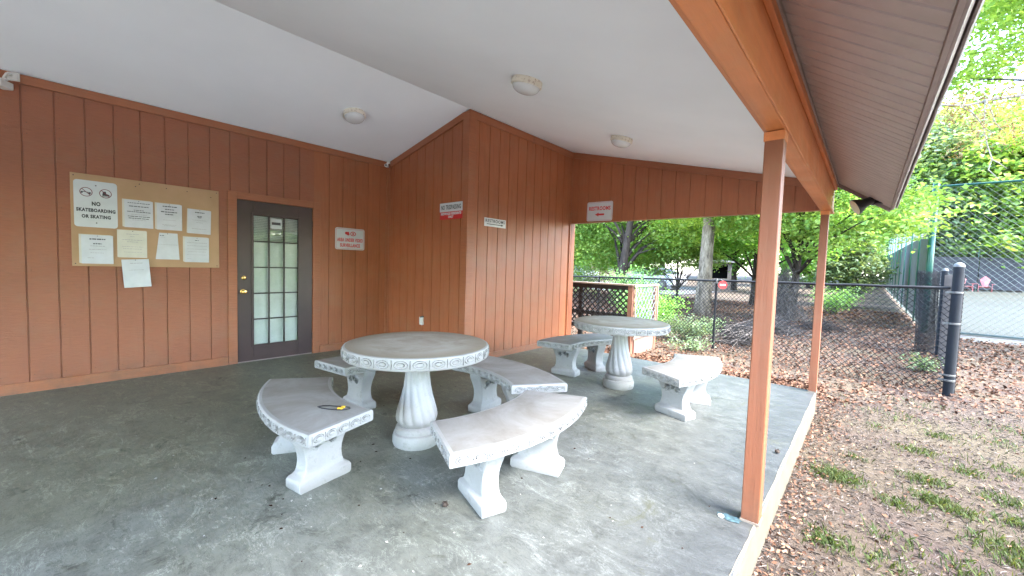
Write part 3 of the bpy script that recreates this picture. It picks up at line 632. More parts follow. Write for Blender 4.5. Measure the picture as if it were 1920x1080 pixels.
# security cameras
def seccam(loc, rz, label, s=1.0):
    r = empty('security_camera', loc, rz, label=label, cat='security camera', group='small white cameras under the ceiling')
    r.scale = (s, s, s)
    mb = MB(); mb.box(0, .02, -.05, .05, .06, .135); mb.build('mount_plate', M['plastic'], r, bevel=.005)
    mb = MB(); mb.tube([(.015, 0, .11), (.06, 0, .10), (.085, 0, .06), (.09, 0, .035)], [.014, .012, .011, .011], 8); mb.tube([(.09, -.025, .04), (.09, .025, .04)], .012, 8); mb.build('bracket', M['plastic'], r, auto=50)
    mb = MB(); mb.box(.05, .17, -.04, .04, -.04, .022); mb.build('camera_body', M['plastic'], r, bevel=.008)
    mb = MB(); mb.v = []; mb.lathe([(.022, 0), (.022, .004), (.014, .006), (.004, .007)], 14); mb.v = [(.1705+p[2], p[0], -.008+p[1]) for p in mb.v]; mb.build('camera_lens', M['black'], r)
    return r
seccam((.026, -.20, 2.775), R(-35), 'white bracket-mounted camera at the far left under the ceiling')
seccam((.03, YB-.045, 2.845), R(-50), 'tiny white camera in the wall corner beside the gable', .62)

# ================================================================ ceiling lights
def ceiling_light(x, y, slope_fn, ang, label):
    r = empty('ceiling_light', (x, y, slope_fn(x)-.001), label=label, cat='ceiling light', group='round ceiling lights, all off')
    r.rotation_euler = (0, ang, 0)
    mb = MB(); mb.lathe([(.128, 0), (.132, -.012), (.132, -.045), (.124, -.052), (.118, -.052)], 40); mb.build('canopy', M['rusty'], r, auto=40)
    mb = MB(); pr = [(.118*math.cos(t)**.8 if t < 1.56 else .001, -.050-.062*math.sin(t)) for t in np.linspace(0, PI/2, 12)]; mb.lathe(pr, 40); mb.build('glass_dome', M['domeglass'], r, auto=60)
    return r
ceiling_light(1.006, 2.484, ceil_l, -math.atan(SL), 'round frosted light on the left ceiling slope above the door wall')
ceiling_light(3.608, 2.676, ceil_r, math.atan(SR), 'largest round frosted light with rusty ring on the right ceiling slope')
ceiling_light(3.53, 4.577, ceil_r, math.atan(SR), 'far round frosted light on the ceiling near the restroom opening')
# floodlight at the eave end
fl = empty('floodlight', (5.90, 6.0, 2.165), label='black outdoor floodlight with cream lens under the eave corner', cat='floodlight')
mb = MB(); mb.lathe([(.045, -.0), (.045, .03), (.03, .04)], 16, c=(0, 0, -.035)); mb.tube([(0, 0, -.02), (-.06, -.02, -.03), (-.10, -.04, -.03)], .014, 8); mb.build('bracket', M['black'], fl, auto=40)
mb = MB(); mb.lathe([(.02, 0), (.042, .012), (.045, .05), (.05, .09), (.085, .15), (.092, .18), (.086, .18)], 24, cap=True)
dv = Vector((-.80, -.28, -.46)).normalized(); q = dv.to_track_quat('Z', 'Y').to_matrix()
base = Vector((-.05, -.02, .015)); mb.v = [tuple(base+q @ Vector(p)) for p in mb.v]; mb.build('lamp_head', M['black'], fl, auto=40)
mb = MB(); mb.lathe([(.085, .1805), (.06, .186), (.01, .19)], 24); mb.v = [tuple(base+q @ Vector(p)) for p in mb.v]; mb.build('lamp_lens', M['lens'], fl, auto=40)
mb = MB(); mb.tube([tuple(base+Vector((.02, .0, .01))), tuple(base+Vector((-.0, .03, -.06)))], .012, 8); mb.build('knuckle', M['cap'], fl)

# ================================================================ tables and benches
def egg(mb, c, t, n, u, w, h, mi=0):
    """egg ornament: c centre, t tangent, n outward normal, u up"""
    c = Vector(c); t = Vector(t); n = Vector(n); u = Vector(u)
    K = 12
    for (rw, rh, wd, ht) in ((w*.43, h*.45, .004, .006), (w*.23, h*.21, .006, .007)):
        v = []
        for k in range(K):
            a = 2*PI*k/K; d = t*math.cos(a)*rw+u*math.sin(a)*rh
            sc = lambda dd: t*math.cos(a)*(rw+dd)+u*math.sin(a)*(rh+dd)
            v += [c+sc(wd)-n*.002, c+d+n*ht, c+sc(-wd)-n*.002]
        f = []
        for k in range(K):
            a0 = 3*k; b0 = 3*((k+1) % K); f += [(a0+1, b0+1, b0+2, a0+2)]
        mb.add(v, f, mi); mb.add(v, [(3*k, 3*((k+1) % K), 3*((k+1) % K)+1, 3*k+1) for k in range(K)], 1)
def bar3(mb, c, t, n, u, w, h, d, mi=0):
    c = Vector(c); t = Vector(t)*w; n_ = Vector(n); u = Vector(u)*h
    v = [c-t-u-n_*.002, c-u+n_*d, c+t-u-n_*.002, c-t+u-n_*.002, c+u+n_*d, c+t+u-n_*.002]
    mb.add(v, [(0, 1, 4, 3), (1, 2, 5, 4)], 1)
def make_table():
    r = empty('round_table', (0, 0, 0))
    Rt, zt = .505, .742
    mb = MB(); N = 96
    prof = [(.02, zt-.085), (Rt-.04, zt-.085), (Rt+.002, zt-.085), (Rt+.010, zt-.079), (Rt+.013, zt-.070), (Rt+.013, zt-.014), (Rt+.009, zt-.005), (Rt-.004, zt-.001)]
    mb.lathe(prof, N, cap=False)
    for k in range(28):
        a = 2*PI*k/28; n = (math.cos(a), math.sin(a), 0); t = (-math.sin(a), math.cos(a), 0)
        egg(mb, ((Rt+.012)*n[0], (Rt+.012)*n[1], zt-.042), t, n, (0, 0, 1), .098, .056)
        a += PI/28; n = (math.cos(a), math.sin(a), 0); t = (-math.sin(a), math.cos(a), 0)
        bar3(mb, ((Rt+.013)*n[0], (Rt+.013)*n[1], zt-.042), t, n, (0, 0, 1), .004, .028, .007)
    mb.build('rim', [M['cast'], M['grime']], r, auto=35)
    mb = MB(); mb.lathe([(Rt-.004, zt-.02), (Rt-.004, zt-.001), (Rt-.012, zt+.001), (Rt*.5, zt+.0015), (.01, zt+.0015)], N); mb.build('tabletop', M['tabletop'], r, auto=35)
    mb = MB()
    mb.lathe([(.165, 0), (.172, .02), (.172, .06), (.165, .085), (.150, .095)], 48, mi=0); mb.lathe([(.150, .093), (.153, .105), (.148, .128), (.132, .140), (.12, .142)], 48)
    mb.build('base', M['cast'], r, auto=40)
    prof = [(.118, .138), (.128, .15), (.143, .175), (.147, .20), (.142, .235), (.128, .29), (.112, .35), (.097, .42), (.086, .50), (.079, .57), (.078, .62), (.082, .657)]
    def flute(rr, z, t):
        k = min(max((z-.15)/.5, 0), 1); tw = .85*k
        amp = (.012 if rr > .1 else .008)
        if z < .16: amp *= .6
        return rr+amp*(abs(math.sin(6*(t+tw)))**.7-.55)
    P2 = []
    for (r0, z0), (r1, z1) in zip(prof, prof[1:]):
        for q_ in (0, .33, .66): P2.append((r0+(r1-r0)*q_, z0+(z1-z0)*q_))
    P2.append(prof[-1])
    mb = MB(); mb.lathe(P2, 120, fn=flute); mb.build('pedestal', M['cast'], r, smooth=True)
    return r
WB, RI, RO, AI, AO, HB = .408, 1.08, 1.459, .397, .419, .43
def make_bench():
    r = empty('curved_bench', (0, 0, 0))
    cI, cO = -RI, WB-RO
    def outline(d, n=18):
        # ccw: outer arc from -AO to AO, then inner arc from AI to -AI, offset outward by d
        eo = (d/RO); ei = d/RI; p = []
        for k in range(n+1): a = -AO-eo+(2*(AO+eo))*k/n; p.append((cO+(RO+d)*math.cos(a), (RO+d)*math.sin(a)))
        for k in range(n+1): a = AI+ei-(2*(AI+ei))*k/n; p.append((cI+(RI-d)*math.cos(a), (RI-d)*math.sin(a)))
        return p
    mb = MB(); rows = [(-.02, HB-.074), (.010, HB-.074), (.018, HB-.069), (.020, HB-.060), (.020, HB-.012), (.014, HB-.003), (.0, HB), (-.006, HB-.0005)]
    pts = []; 
    for d, z in rows: pts += [(x, y, z) for x, y in outline(d)]
    n = len(outline(0)); f = [(i*n+k, i*n+(k+1) % n, (i+1)*n+(k+1) % n, (i+1)*n+k) for i in range(len(rows)-1) for k in range(n)]
    mb.add(pts, f)
    h = n//2
    bot = outline(-.02); mb.add([(x, y, HB-.073) for x, y in bot], [(k, n-1-k, n-2-k, k+1) for k in range(h-1)])
    # ornaments
    def along(p0, p1, cells, nrm):
        p0 = Vector(p0); p1 = Vector(p1)
    segs = []
    for k in range(14):
        a = -AO+2*AO*(k+.5)/14; segs.append(((cO+(RO+.02)*math.cos(a), (RO+.02)*math.sin(a)), (-math.sin(a), math.cos(a), 0), (math.cos(a), math.sin(a), 0), 2*AO*RO/14))
    for k in range(10):
        a = -AI+2*AI*(k+.5)/10; segs.append(((cI+(RI-.02)*math.cos(a), (RI-.02)*math.sin(a)), (-math.sin(a), math.cos(a), 0), (-math.cos(a), -math.sin(a), 0), 2*AI*RI/10))
    for sgn in (-1, 1):
        pi_ = Vector((cI+RI*math.cos(AI), sgn*RI*math.sin(AI), 0)); po = Vector((cO+RO*math.cos(AO), sgn*RO*math.sin(AO), 0)); d = (po-pi_); ln = d.length; d.normalize(); nn = Vector((-d.y, d.x, 0))*sgn
        for k in range(5):
            c = pi_+d*ln*(k+.5)/5+nn*.02; segs.append(((c.x, c.y), tuple(d), tuple(nn), ln/5))
    for (c, t, n_, w_) in segs:
        egg(mb, (c[0], c[1], HB-.037), t, n_, (0, 0, 1), w_*.92, .044)
        cc = Vector((c[0], c[1], HB-.037))+Vector(t)*w_/2-Vector(n_)*.002
        bar3(mb, cc, t, n_, (0, 0, 1), .0035, .022, .006)
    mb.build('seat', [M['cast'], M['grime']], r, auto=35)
    top = outline(-.004, 18); mb = MB(); K = 6; v = []
    for k in range(h):
        a = Vector(top[n-1-k]); b = Vector(top[k])
        for j in range(K+1): p = a+(b-a)*j/K; v.append((p.x, p.y, HB+.0008))
    mb.add(v, [(k*(K+1)+j, k*(K+1)+j+1, (k+1)*(K+1)+j+1, (k+1)*(K+1)+j) for k in range(h-1) for j in range(K)])
    mb.build('seat_surface', M['benchtop'], r)
    prof = [(.160, 0), (.168, .012), (.168, .052), (.160, .068), (.142, .078), (.128, .092), (.119, .12), (.115, .155), (.118, .19), (.127, .225), (.142, .26), (.157, .29), (.168, .318), (.172, .34), (.168, .358)]
    thick = [.070, .073, .073, .066, .058, .053, .051, .050, .050, .051, .053, .055, .057, .058, .058]
    for sgn in (-1, 1):
        mb = MB(); v = []
        for (hw, z), th in zip(prof, thick):
            c_ = .006 if z > .07 else .004
            v += [(-hw, -th+c_, z), (-hw+c_, -th, z), (hw-c_, -th, z), (hw, -th+c_, z), (hw, th-c_, z), (hw-c_, th, z), (-hw+c_, th, z), (-hw, th-c_, z)]
        m_ = len(prof); mb.add(v, [(i*8+k, i*8+(k+1) % 8, (i+1)*8+(k+1) % 8, (i+1)*8+k) for i in range(m_-1) for k in range(8)]+[tuple(range(7, -1, -1)), tuple((m_-1)*8+k for k in range(8))])
        # rose relief on both faces
        rr = random.Random(5)
        for side in (-1, 1):
            nrm = Vector((0, side, 0)); t = Vector((1, 0, 0)); u = Vector((0, 0, 1))
            for k in range(3):
                cx = (k-1)*.052+rr.uniform(-.006, .006); cz_ = .262+(.012 if k == 1 else -.004)
                for q_, rad in ((0, .023), (1, .014), (2, .006)):
                    vv = []; Kk = 10
                    for j in range(Kk):
                        a = 2*PI*j/Kk+q_; wob = 1+.18*math.sin(3*a+k)
                        for dd, hh in ((.006, -.001), (0, .014+.003*q_), (-.006, .002)):
                            vv.append(Vector((cx, side*.0525, cz_))+t*math.cos(a)*(rad*wob+dd)+u*math.sin(a)*(rad*wob+dd)+nrm*hh)
                    ff = []
                    for j in range(Kk):
                        a0 = 3*j; b0 = 3*((j+1) % Kk); ff += [(a0+1, b0+1, b0+2, a0+2)]
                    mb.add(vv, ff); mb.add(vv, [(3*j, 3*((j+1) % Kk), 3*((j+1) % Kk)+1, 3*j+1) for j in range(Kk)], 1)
            for k in range(9):
                a = rr.uniform(0, 2*PI); cx = (k-4)*.024+rr.uniform(-.01, .01); cz_ = .262+rr.choice((-1, 1))*rr.uniform(.022, .04)
                d = Vector((math.cos(a), 0, math.sin(a))); e_ = Vector((-math.sin(a), 0, math.cos(a))); c = Vector((cx, side*.0515, cz_))
                mb.add([c-d*.026, c+e_*.010+nrm*.001, c+d*.026, c-e_*.010+nrm*.001, c+nrm*.014], [(0, 3, 4), (3, 2, 4), (2, 1, 4), (1, 0, 4)])
        # centre line of seat at this tangential offset
        ang = sgn*R(19); ty = sgn*.262; tx = .150
        ca, sa = math.cos(ang), math.sin(ang)
        mb.v = [(tx+p[0]*ca-p[1]*sa, ty+p[0]*sa+p[1]*ca, p[2]) for p in mb.v]
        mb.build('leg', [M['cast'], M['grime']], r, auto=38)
    return r
tb = make_table(); tag(tb, 'large round cast stone table in front, weathered grey top on twisted pedestal', 'table', 'cast stone tables'); tb.location = (3.405, 1.765, 0); tb.rotation_euler.z = .3
t2 = copy_tree(tb); t2['label'] = 'far round cast stone table beside the lattice screen'; t2.location = (3.80, 4.22, 0); t2.rotation_euler.z = 1.1
bn = make_bench()
bl = ['curved stone bench at the front left with a black lanyard on it', 'nearest curved stone bench, right of the front table', 'curved stone bench behind the front table near the door', 'curved stone bench with a bright worn patch, behind and right of the front table',
      'curved stone bench at the left of the far table', 'curved stone bench right of the far table, nearest the far post']
bp = [(3.206, 1.235, -1.739), (4.14, 1.834, .004), (2.646, 2.039, 2.841), (3.497, 2.436, 1.411), (3.301, 4.425, 2.911), (4.435, 4.033, .018)]
for i, (x, y, t) in enumerate(bp):
    o = bn if i == 0 else copy_tree(bn)
    tag(o, bl[i], 'bench', 'curved stone benches round the tables'); o.location = (x, y, 0); o.rotation_euler.z = t
# lanyard
ly = empty('lanyard', (3.45, 1.10, HB+.002), label='black lanyard loop with a yellow clip lying on the front left bench', cat='lanyard')
P_ = [(3.395, 1.048), (3.40, 1.075), (3.425, 1.105), (3.47, 1.135), (3.51, 1.165), (3.535, 1.178), (3.553, 1.172), (3.556, 1.150), (3.545, 1.125), (3.51, 1.095), (3.47, 1.07), (3.43, 1.052), (3.395, 1.048)]
mb = MB(); mb.tube([(x-3.45, y-1.10, .003) for x, y in P_], .0032, 6); mb.build('cord', M['black'], ly)
mb = MB(); mb.obox((3.525-3.45, 1.125-1.10, .008), (1, .8, 0), (-.8, 1, 0), (0, 0, 1), .016, .008, .005); mb.obox((3.515-3.45, 1.148-1.10, .008), (1, .8, 0), (-.8, 1, 0), (0, 0, 1), .010, .010, .005); mb.build('clip', simple('yellow_plastic', lin(.75, .42, .03), .4, bump=0), ly, bevel=.002)


# ================================================================ small things on the slab
def spiky(loc, label):
    r_ = random.Random(int(loc[0]*100)); mb = MB()
    mb.lathe([(.001, .002), (.012, .006), (.016, .016), (.012, .026), (.001, .030)], 10)
    for k in range(26):
        a = r_.uniform(0, 2*PI); b = r_.uniform(-.6, 1.4); d = Vector((math.cos(a)*math.cos(b), math.sin(a)*math.cos(b), math.sin(b))); c = Vector((0, 0, .016))
        e = d.orthogonal().normalized()*.003; f_ = d.cross(e)
        mb.add([c+d*.012+e, c+d*.012-e, c+d*.012+f_, c+d*.024], [(0, 2, 3), (2, 1, 3), (1, 0, 3)])
    tag(mb.build('seed_ball', M['darkbark'], loc=loc), label, 'seed ball', 'seed balls fallen on the patio')
spiky((5.43, 3.52, 0), 'dark spiky seed ball near the slab edge, beyond the near post'); spiky((4.2, 1.39, 0), 'dark spiky seed ball in front of the nearest bench')
mb = MB(); rr = random.Random(3)
pts = []
for k in range(22):
    a = 2*PI*k/22; q_ = .6+.4*rr.random(); pts.append((5.375+.045*math.cos(a)*q_*1.6, 2.395+.03*math.sin(a)*q_*1.3))
mb.add([(x, y, .003) for x, y in pts], [tuple(range(22))])
tag(mb.build('paint_spill', simple('blue_paint', lin(.03, .06, .075), .5, var=.4, scale=40)), 'small blue paint spill on the slab at the near post', 'paint spill')
mb = MB(); mb.lathe([(.014, 0), (.015, .006), (.010, .009), (.002, .010)], 14, c=(5.335, 2.375, .001))
tag(mb.build('bottle_cap', M['plastic'], smooth=False), 'small white cap beside the blue spill', 'cap')
mb = MB()
for k in range(210):
    x, y = rr.uniform(.3, 5.4), rr.uniform(.2, 5.6)
    if rr.random() < .5: x, y = rr.uniform(2.2, 5), rr.uniform(.4, 2.5)
    s_ = rr.choice((.003, .004, .005, .005, .008)); a = rr.uniform(0, 3.1); d = Vector((math.cos(a), math.sin(a), 0))*s_*rr.uniform(1, 2); e = Vector((-d.y, d.x, 0)).normalized()*s_
    c = Vector((x, y, .0025)); mb.add([c-d, c-e*.6, c+d*.8, c+e+Vector((0, 0, .002)), c+Vector((0, 0, .003))], [(0, 1, 4), (1, 2, 4), (2, 3, 4), (3, 0, 4)], 0 if rr.random() < .55 else 1)
tag(mb.build('floor_crumbs', [simple('pale_crumb', lin(.30, .29, .26), .8, bump=0), M['litter']]), 'scattered pale crumbs and leaf bits on the patio floor', 'debris', kind='stuff')

# ================================================================ numpy leaf meshes
def leaf_mesh(name, C, S, rs, flat=.5, aspect=.55, tintbase=None, droop=.0, up=None):
    """C (n,3) centres, S (n,) leaf length; kite of two folded triangles each"""
    n = len(C); d = rs.normal(size=(n, 3)); d[:, 2] *= flat; d[:, 2] -= droop; d /= np.linalg.norm(d, axis=1)[:, None]
    nn = rs.normal(size=(n, 3))*.55; nn[:, 2] += 1.0 if up is None else up; s = np.cross(nn, d); s /= np.linalg.norm(s, axis=1)[:, None]+1e-9; nrm = np.cross(d, s)
    S = S[:, None]; v = np.empty((n, 4, 3))
    v[:, 0] = C-d*S*.5; v[:, 2] = C+d*S*.5
    v[:, 1] = C-d*S*.08+s*S*aspect*.5+nrm*S*.12; v[:, 3] = C-d*S*.08-s*S*aspect*.5+nrm*S*.12
    me = bpy.data.meshes.new(name); me.vertices.add(4*n); me.vertices.foreach_set('co', v.ravel())
    me.loops.add(6*n); b = (np.arange(n)*4)[:, None]; me.loops.foreach_set('vertex_index', (b+np.array([0, 1, 2, 0, 2, 3])).ravel().astype(np.int32))
    me.polygons.add(2*n); me.polygons.foreach_set('loop_start', np.arange(2*n, dtype=np.int32)*3)
    try: me.polygons.foreach_set('loop_total', np.full(2*n, 3, dtype=np.int32))
    except Exception: pass
    t = rs.random(n)*.75+(tintbase if tintbase is not None else rs.random(n))*.4-.07; t = np.clip(t, 0, 1)
    at = me.attributes.new('tint', 'FLOAT', 'POINT'); at.data.foreach_set('value', np.repeat(t, 4).astype(np.float32))
    me.update(calc_edges=True); me.validate(); return me
def link(name, me, mat, parent=None, loc=None):
    me.materials.clear(); me.materials.append(mat); o = bpy.data.objects.new(name, me); COL.objects.link(o); o.parent = parent
    if loc: o.location = loc
    return o
def blob_points(rs, blobs, ncl, per, sig):
    vol = np.array([b[3]*b[4]*b[5] for b in blobs]); pk = rs.choice(len(blobs), ncl, p=vol/vol.sum())
    u = rs.normal(size=(ncl, 3)); u /= np.linalg.norm(u, axis=1)[:, None]; r = rs.uniform(.25, 1, ncl)**.5
    B_ = np.array(blobs); cl = B_[pk, :3]+u*r[:, None]*B_[pk, 3:6]
    sg = sig*rs.uniform(.6, 1.4, ncl); P = np.repeat(cl, per, 0)+rs.normal(size=(ncl*per, 3))*np.repeat(sg, per)[:, None]*np.array([1, 1, .45])
    return cl, P, np.repeat(rs.random(ncl), per)
def tree(name, label, x, y, h, tr, blobs, ncl, per, ls, leaf, bark, seed, lean=(0, 0), limbs=14, sig=.35, group=None, cat='tree', flat=.5, droop=.1, tilt_top=1.0, z=None):
    rs = np.random.RandomState(seed); r_ = random.Random(seed); gz = ground_z(x, y) if z is None else z
    root = empty(name, (x, y, gz), label=label, cat=cat, group=group)
    mb = MB(); pts = []; rad = []
    for k in range(13):
        t = k/12; pts.append((lean[0]*t+.10*math.sin(t*5+seed)*t, lean[1]*t+.08*math.cos(t*4+seed)*t, -.1+h*t)); rad.append(tr*(1.35-.35*min(t*8, 1))*(1-.78*t*tilt_top)+.005)
    mb.tube(pts, rad, 10); mb.build('trunk', bark, root, smooth=True)
    cl, P, tb_ = blob_points(rs, blobs, ncl, per, sig)
    mb = MB()
    for k in range(limbs):
        c = Vector(cl[rs.randint(len(cl))])
        zt = min(max(c.z-r_.uniform(.5, 2.2), h*.18), h*.9); i = int(zt/h*12); i = min(max(i, 1), 11)
        p0 = Vector(pts[i]); r0 = max(rad[i]*.45, .012); mid = p0.lerp(c, .5)+Vector((r_.uniform(-.2, .2), r_.uniform(-.2, .2), r_.uniform(.1, .5)))
        P4 = [p0, p0.lerp(mid, .5)+Vector((0, 0, .08)), mid, mid.lerp(c, .6)+Vector((r_.uniform(-.1, .1), 0, .02)), c]
        mb.tube(P4, [r0, r0*.8, r0*.55, r0*.3, .004], 6)
        for q_ in range(3):
            a = P4[2].lerp(P4[4], r_.random()); e = a+Vector((r_.uniform(-.7, .7), r_.uniform(-.7, .7), r_.uniform(-.3, .5))); mb.tube([a, a.lerp(e, .5)+Vector((0, 0, .05)), e], [.012, .008, .003], 4)
    if limbs: mb.build('branches', bark, root, smooth=True)
    S = ls*rs.uniform(.65, 1.3, len(P)); link('crown', leaf_mesh('crown', P, S, rs, flat, .6, tb_, droop), leaf, root)
    return root

# ---- litter, debris, grass
rs = np.random.RandomState(7)
def lim(x): return 6.55+.42*np.clip(x-5.5, 0, 9)+.25*np.sin(x*2.1)
N = 80000; X = rs.uniform(-8, 13, N); Y = 6+rs.random(N)**1.6*17
ok = (Y > lim(X)+rs.normal(size=N)*.35) & ~((X < 1.95) & (Y < 6.3)) & ~((X > 7.1) & (Y > 15.9+.2*rs.normal(size=N)))
X, Y = X[ok], Y[ok]
X2 = rs.uniform(1.95, 5.5, 5200); Y2 = rs.uniform(5.78, 7.2, 5200); X = np.concatenate([X, X2]); Y = np.concatenate([Y, Y2])
nE = 1900; Xe = 5.50+np.abs(rs.normal(size=nE))*.17; Ye = rs.uniform(.3, 6.5, nE); X = np.concatenate([X, Xe]); Y = np.concatenate([Y, Ye])
n3 = 1500; X = np.concatenate([X, rs.uniform(5.6, 10, n3)]); Y = np.concatenate([Y, rs.uniform(.3, 7, n3)])
Z = np.array([ground_z(a, b) for a, b in zip(X, Y)])+rs.uniform(.003, .035, len(X))
S = np.where(Y < 6.4, .026, .050)*rs.uniform(.6, 1.4, len(X)); S = S*(1+np.clip(Y-9, 0, 12)*.07)
me = leaf_mesh('leaf_litter', np.stack([X, Y, Z], 1), S, rs, .35, .6, None, 0, .6)
tag(link('leaf_litter', me, M['litter']), 'brown fallen leaves covering the ground beyond the patio', 'leaf litter', kind='stuff')
N = 46000; X = 5.5+rs.random(N)**1.2*4.6; Y = .25+rs.random(N)**1.3*7.8
ok = Y < lim(X)+.5+rs.normal(size=N)*.4; X, Y = X[ok], Y[ok]; Z = np.full(len(X), -.247)+rs.uniform(0, .014, len(X))
me = leaf_mesh('dry_grass', np.stack([X, Y, Z], 1), rs.uniform(.015, .055, len(X)), rs, .25, .13, None, 0, .8)
tag(link('dry_grass', me, M['debris']), 'flattened dry grass and bark bits on the bare soil right of the patio', 'dry grass', kind='stuff')
def grass(pts, name, label, mat, hh=.06):
    xs_, ys_, hs = [], [], []
    for (x, y, r, n) in pts:
        k = rs.normal(size=(n, 2))*r*.5; xs_ += list(x+k[:, 0]*1.3); ys_ += list(y+k[:, 1]); hs += [hh]*n
    xs_ = np.array(xs_); ys_ = np.array(ys_); n = len(xs_); h = np.array(hs)*rs.uniform(.4, 1.2, n)
    ok = xs_ > 5.5; xs_, ys_, h = xs_[ok], ys_[ok], h[ok]; n = len(h)
    a = rs.uniform(0, 6.28, n); wd = .0028; ln = h*rs.uniform(.2, .9, n)
    v = np.empty((n, 4, 3)); ca, sa = np.cos(a), np.sin(a); z0 = -.25
    v[:, 0] = np.stack([xs_-sa*wd, ys_+ca*wd, np.full(n, z0)], 1); v[:, 1] = np.stack([xs_+sa*wd, ys_-ca*wd, np.full(n, z0)], 1)
    v[:, 2] = np.stack([xs_+ca*ln*.4+sa*wd*.6, ys_+sa*ln*.4-ca*wd*.6, z0+h*.7], 1); v[:, 3] = np.stack([xs_+ca*ln, ys_+sa*ln, z0+h], 1)
    me = bpy.data.meshes.new(name); me.vertices.add(4*n); me.vertices.foreach_set('co', v.ravel()); me.loops.add(6*n)
    b = (np.arange(n)*4)[:, None]; me.loops.foreach_set('vertex_index', (b+np.array([0, 1, 2, 0, 2, 3])).ravel().astype(np.int32))
    me.polygons.add(2*n); me.polygons.foreach_set('loop_start', np.arange(2*n, dtype=np.int32)*3)
    at = me.attributes.new('tint', 'FLOAT', 'POINT'); at.data.foreach_set('value', np.repeat(rs.random(n), 4).astype(np.float32)); me.update(calc_edges=True)
    tag(link(name, me, mat), label, 'grass', kind='stuff')
GP = [(5.74, 4.06, .14, 420), (5.80, 4.0, .12, 260), (6.29, 5.16, .12, 200), (6.28, 4.43, .10, 220), (6.29, 4.09, .10, 260), (5.76, 3.0, .10, 260), (6.12, 3.84, .10, 160), (6.42, 4.0, .09, 180), (6.7, 4.44, .12, 170), (6.55, 3.66, .15, 330), (6.62, 3.5, .12, 260), (6.58, 4.89, .1, 150), (5.86, 4.55, .08, 60), (6.38, 7.1, .25, 60), (6.0, 5.71, .1, 50), (6.48, 5.81, .1, 120), (6.69, 4.1, .12, 200), (6.9, 6.0, .2, 110), (6.05, 3.3, .12, 90), (6.35, 3.2, .14, 160), (6.2, 6.3, .25, 90), (7.2, 5.6, .25, 150), (6.85, 5.2, .18, 150), (7.1, 6.6, .3, 110), (6.0, 3.0, .15, 120)]
grass(GP, 'grass_tufts', 'bright green grass tufts on the bare soil', M['grass'], .045)
grass([(rs.uniform(5.6, 8.5), rs.uniform(1.5, 7), .35, 26) for _ in range(70)], 'thin_grass', 'thin yellowish grass scattered over the soil', leafmat('dry_green_blade', (.08, .085, .03), (.15, .15, .06), (.24, .22, .11), .2), .03)

# ================================================================ fences
def chain(mb, p0, p1, z0, z1, pitch, r, gz=None, ragged=0):
    """two families of diagonal wires in the vertical plane p0-p1; z0,z1 are (start,end) pairs or numbers"""
    p0 = Vector(p0); p1 = Vector(p1); Ln = (p1-p0).length; d = (p1-p0)/Ln; nrm = Vector((-d.y, d.x))
    zz = lambda q, t: q[0]+(q[1]-q[0])*t if hasattr(q, '__len__') else q
    H = max(zz(z1, 0)-zz(z0, 0), zz(z1, 1)-zz(z0, 1)); sl_ = 1.0
    n = int((Ln+H)/pitch)+1
    for fam in (-1, 1):
        for k in range(n):
            # wire: s = s0 + fam*(z)*1 ; z from 0..H
            s0 = k*pitch if fam < 0 else k*pitch-H
            a, b = 0.0, H
            if fam < 0: a = max(a, s0-Ln); b = min(b, s0)
            else: a = max(a, -s0); b = min(b, Ln-s0)
            if b-a < .01: continue
            off = nrm*(.0015*fam)
            P = []
            for h in (a, b):
                s = s0+fam*h; t = s/Ln; zb = zz(z0, t); zt = zz(z1, t); P.append(Vector((p0.x+d.x*s+off.x, p0.y+d.y*s+off.y, zb+(zt-zb)*h/H)))
            dd = (P[1]-P[0]).normalized(); e1 = Vector((nrm.x, nrm.y, 0)); e2 = dd.cross(e1)
            v = [q+e1*(r*math.cos(g_))+e2*(r*math.sin(g_)) for q in P for g_ in (.5, 2.6, 4.7)]
            mb.add(v, [(0, 1, 4, 3), (1, 2, 5, 4), (2, 0, 3, 5)])
G0 = -.25
fb = empty('chain_link_fence', (6.76, 7.99, G0), label='low black chain link fence running behind the patio from the thick capped post', cat='fence', group='chain link fences')
O = Vector((6.76, 7.99, G0)); lc = lambda x, y, z: (x-O.x, y-O.y, z-O.z)
far = (-6.0, 11.57); n1_ = (6.71, 8.0)
mb = MB(); chain(mb, (6.71-O.x, 8.0-O.y), (far[0]-O.x, far[1]-O.y), 0.03, (1.455, 1.24), .080, .0046)
mb.build('wire_mesh', M['blackwire'], fb)
mb = MB(); rr = random.Random(9); q_ = [(6.70+(far[0]-6.70)*t, 8.0+(far[1]-8.0)*t, 1.212-.225*t+rr.uniform(-.004, .004)) for t in np.linspace(0, 1, 40)]; mb.tube([lc(*p) for p in q_], .020, 8); mb.build('top_rail', M['blackwire'], fb, smooth=True)
def fpost(parent, x, y, r, z1, O, mat='navy', cap='cap', bands=()):
    mb = MB(); mb.tube([(x-O.x, y-O.y, -.1), (x-O.x, y-O.y, z1-O.z)], r, 20); p = mb.build('post', M[mat], parent, auto=40)
    if cap:
        mb = MB(); mb.lathe([(r+.004, 0), (r+.004, .02), (r*.85, .045), (r*.4, .06), (.002, .063)], 20, c=(x-O.x, y-O.y, z1-O.z-.005)); mb.build('post_cap', M[cap], p, auto=50)
    for bz in bands:
        mb = MB(); mb.lathe([(r+.001, 0), (r+.007, .003), (r+.007, .024), (r+.001, .027)], 20, c=(x-O.x, y-O.y, bz-O.z)); mb.box(x-O.x-r-.05, x-O.x-r+.005, y-O.y-.006, y-O.y+.006, bz-O.z+.002, bz-O.z+.025); mb.build('band', M['cap'], p)
fpost(fb, 6.76, 7.99, .053, 1.50, O, bands=(1.14, .72, .02, -.05))
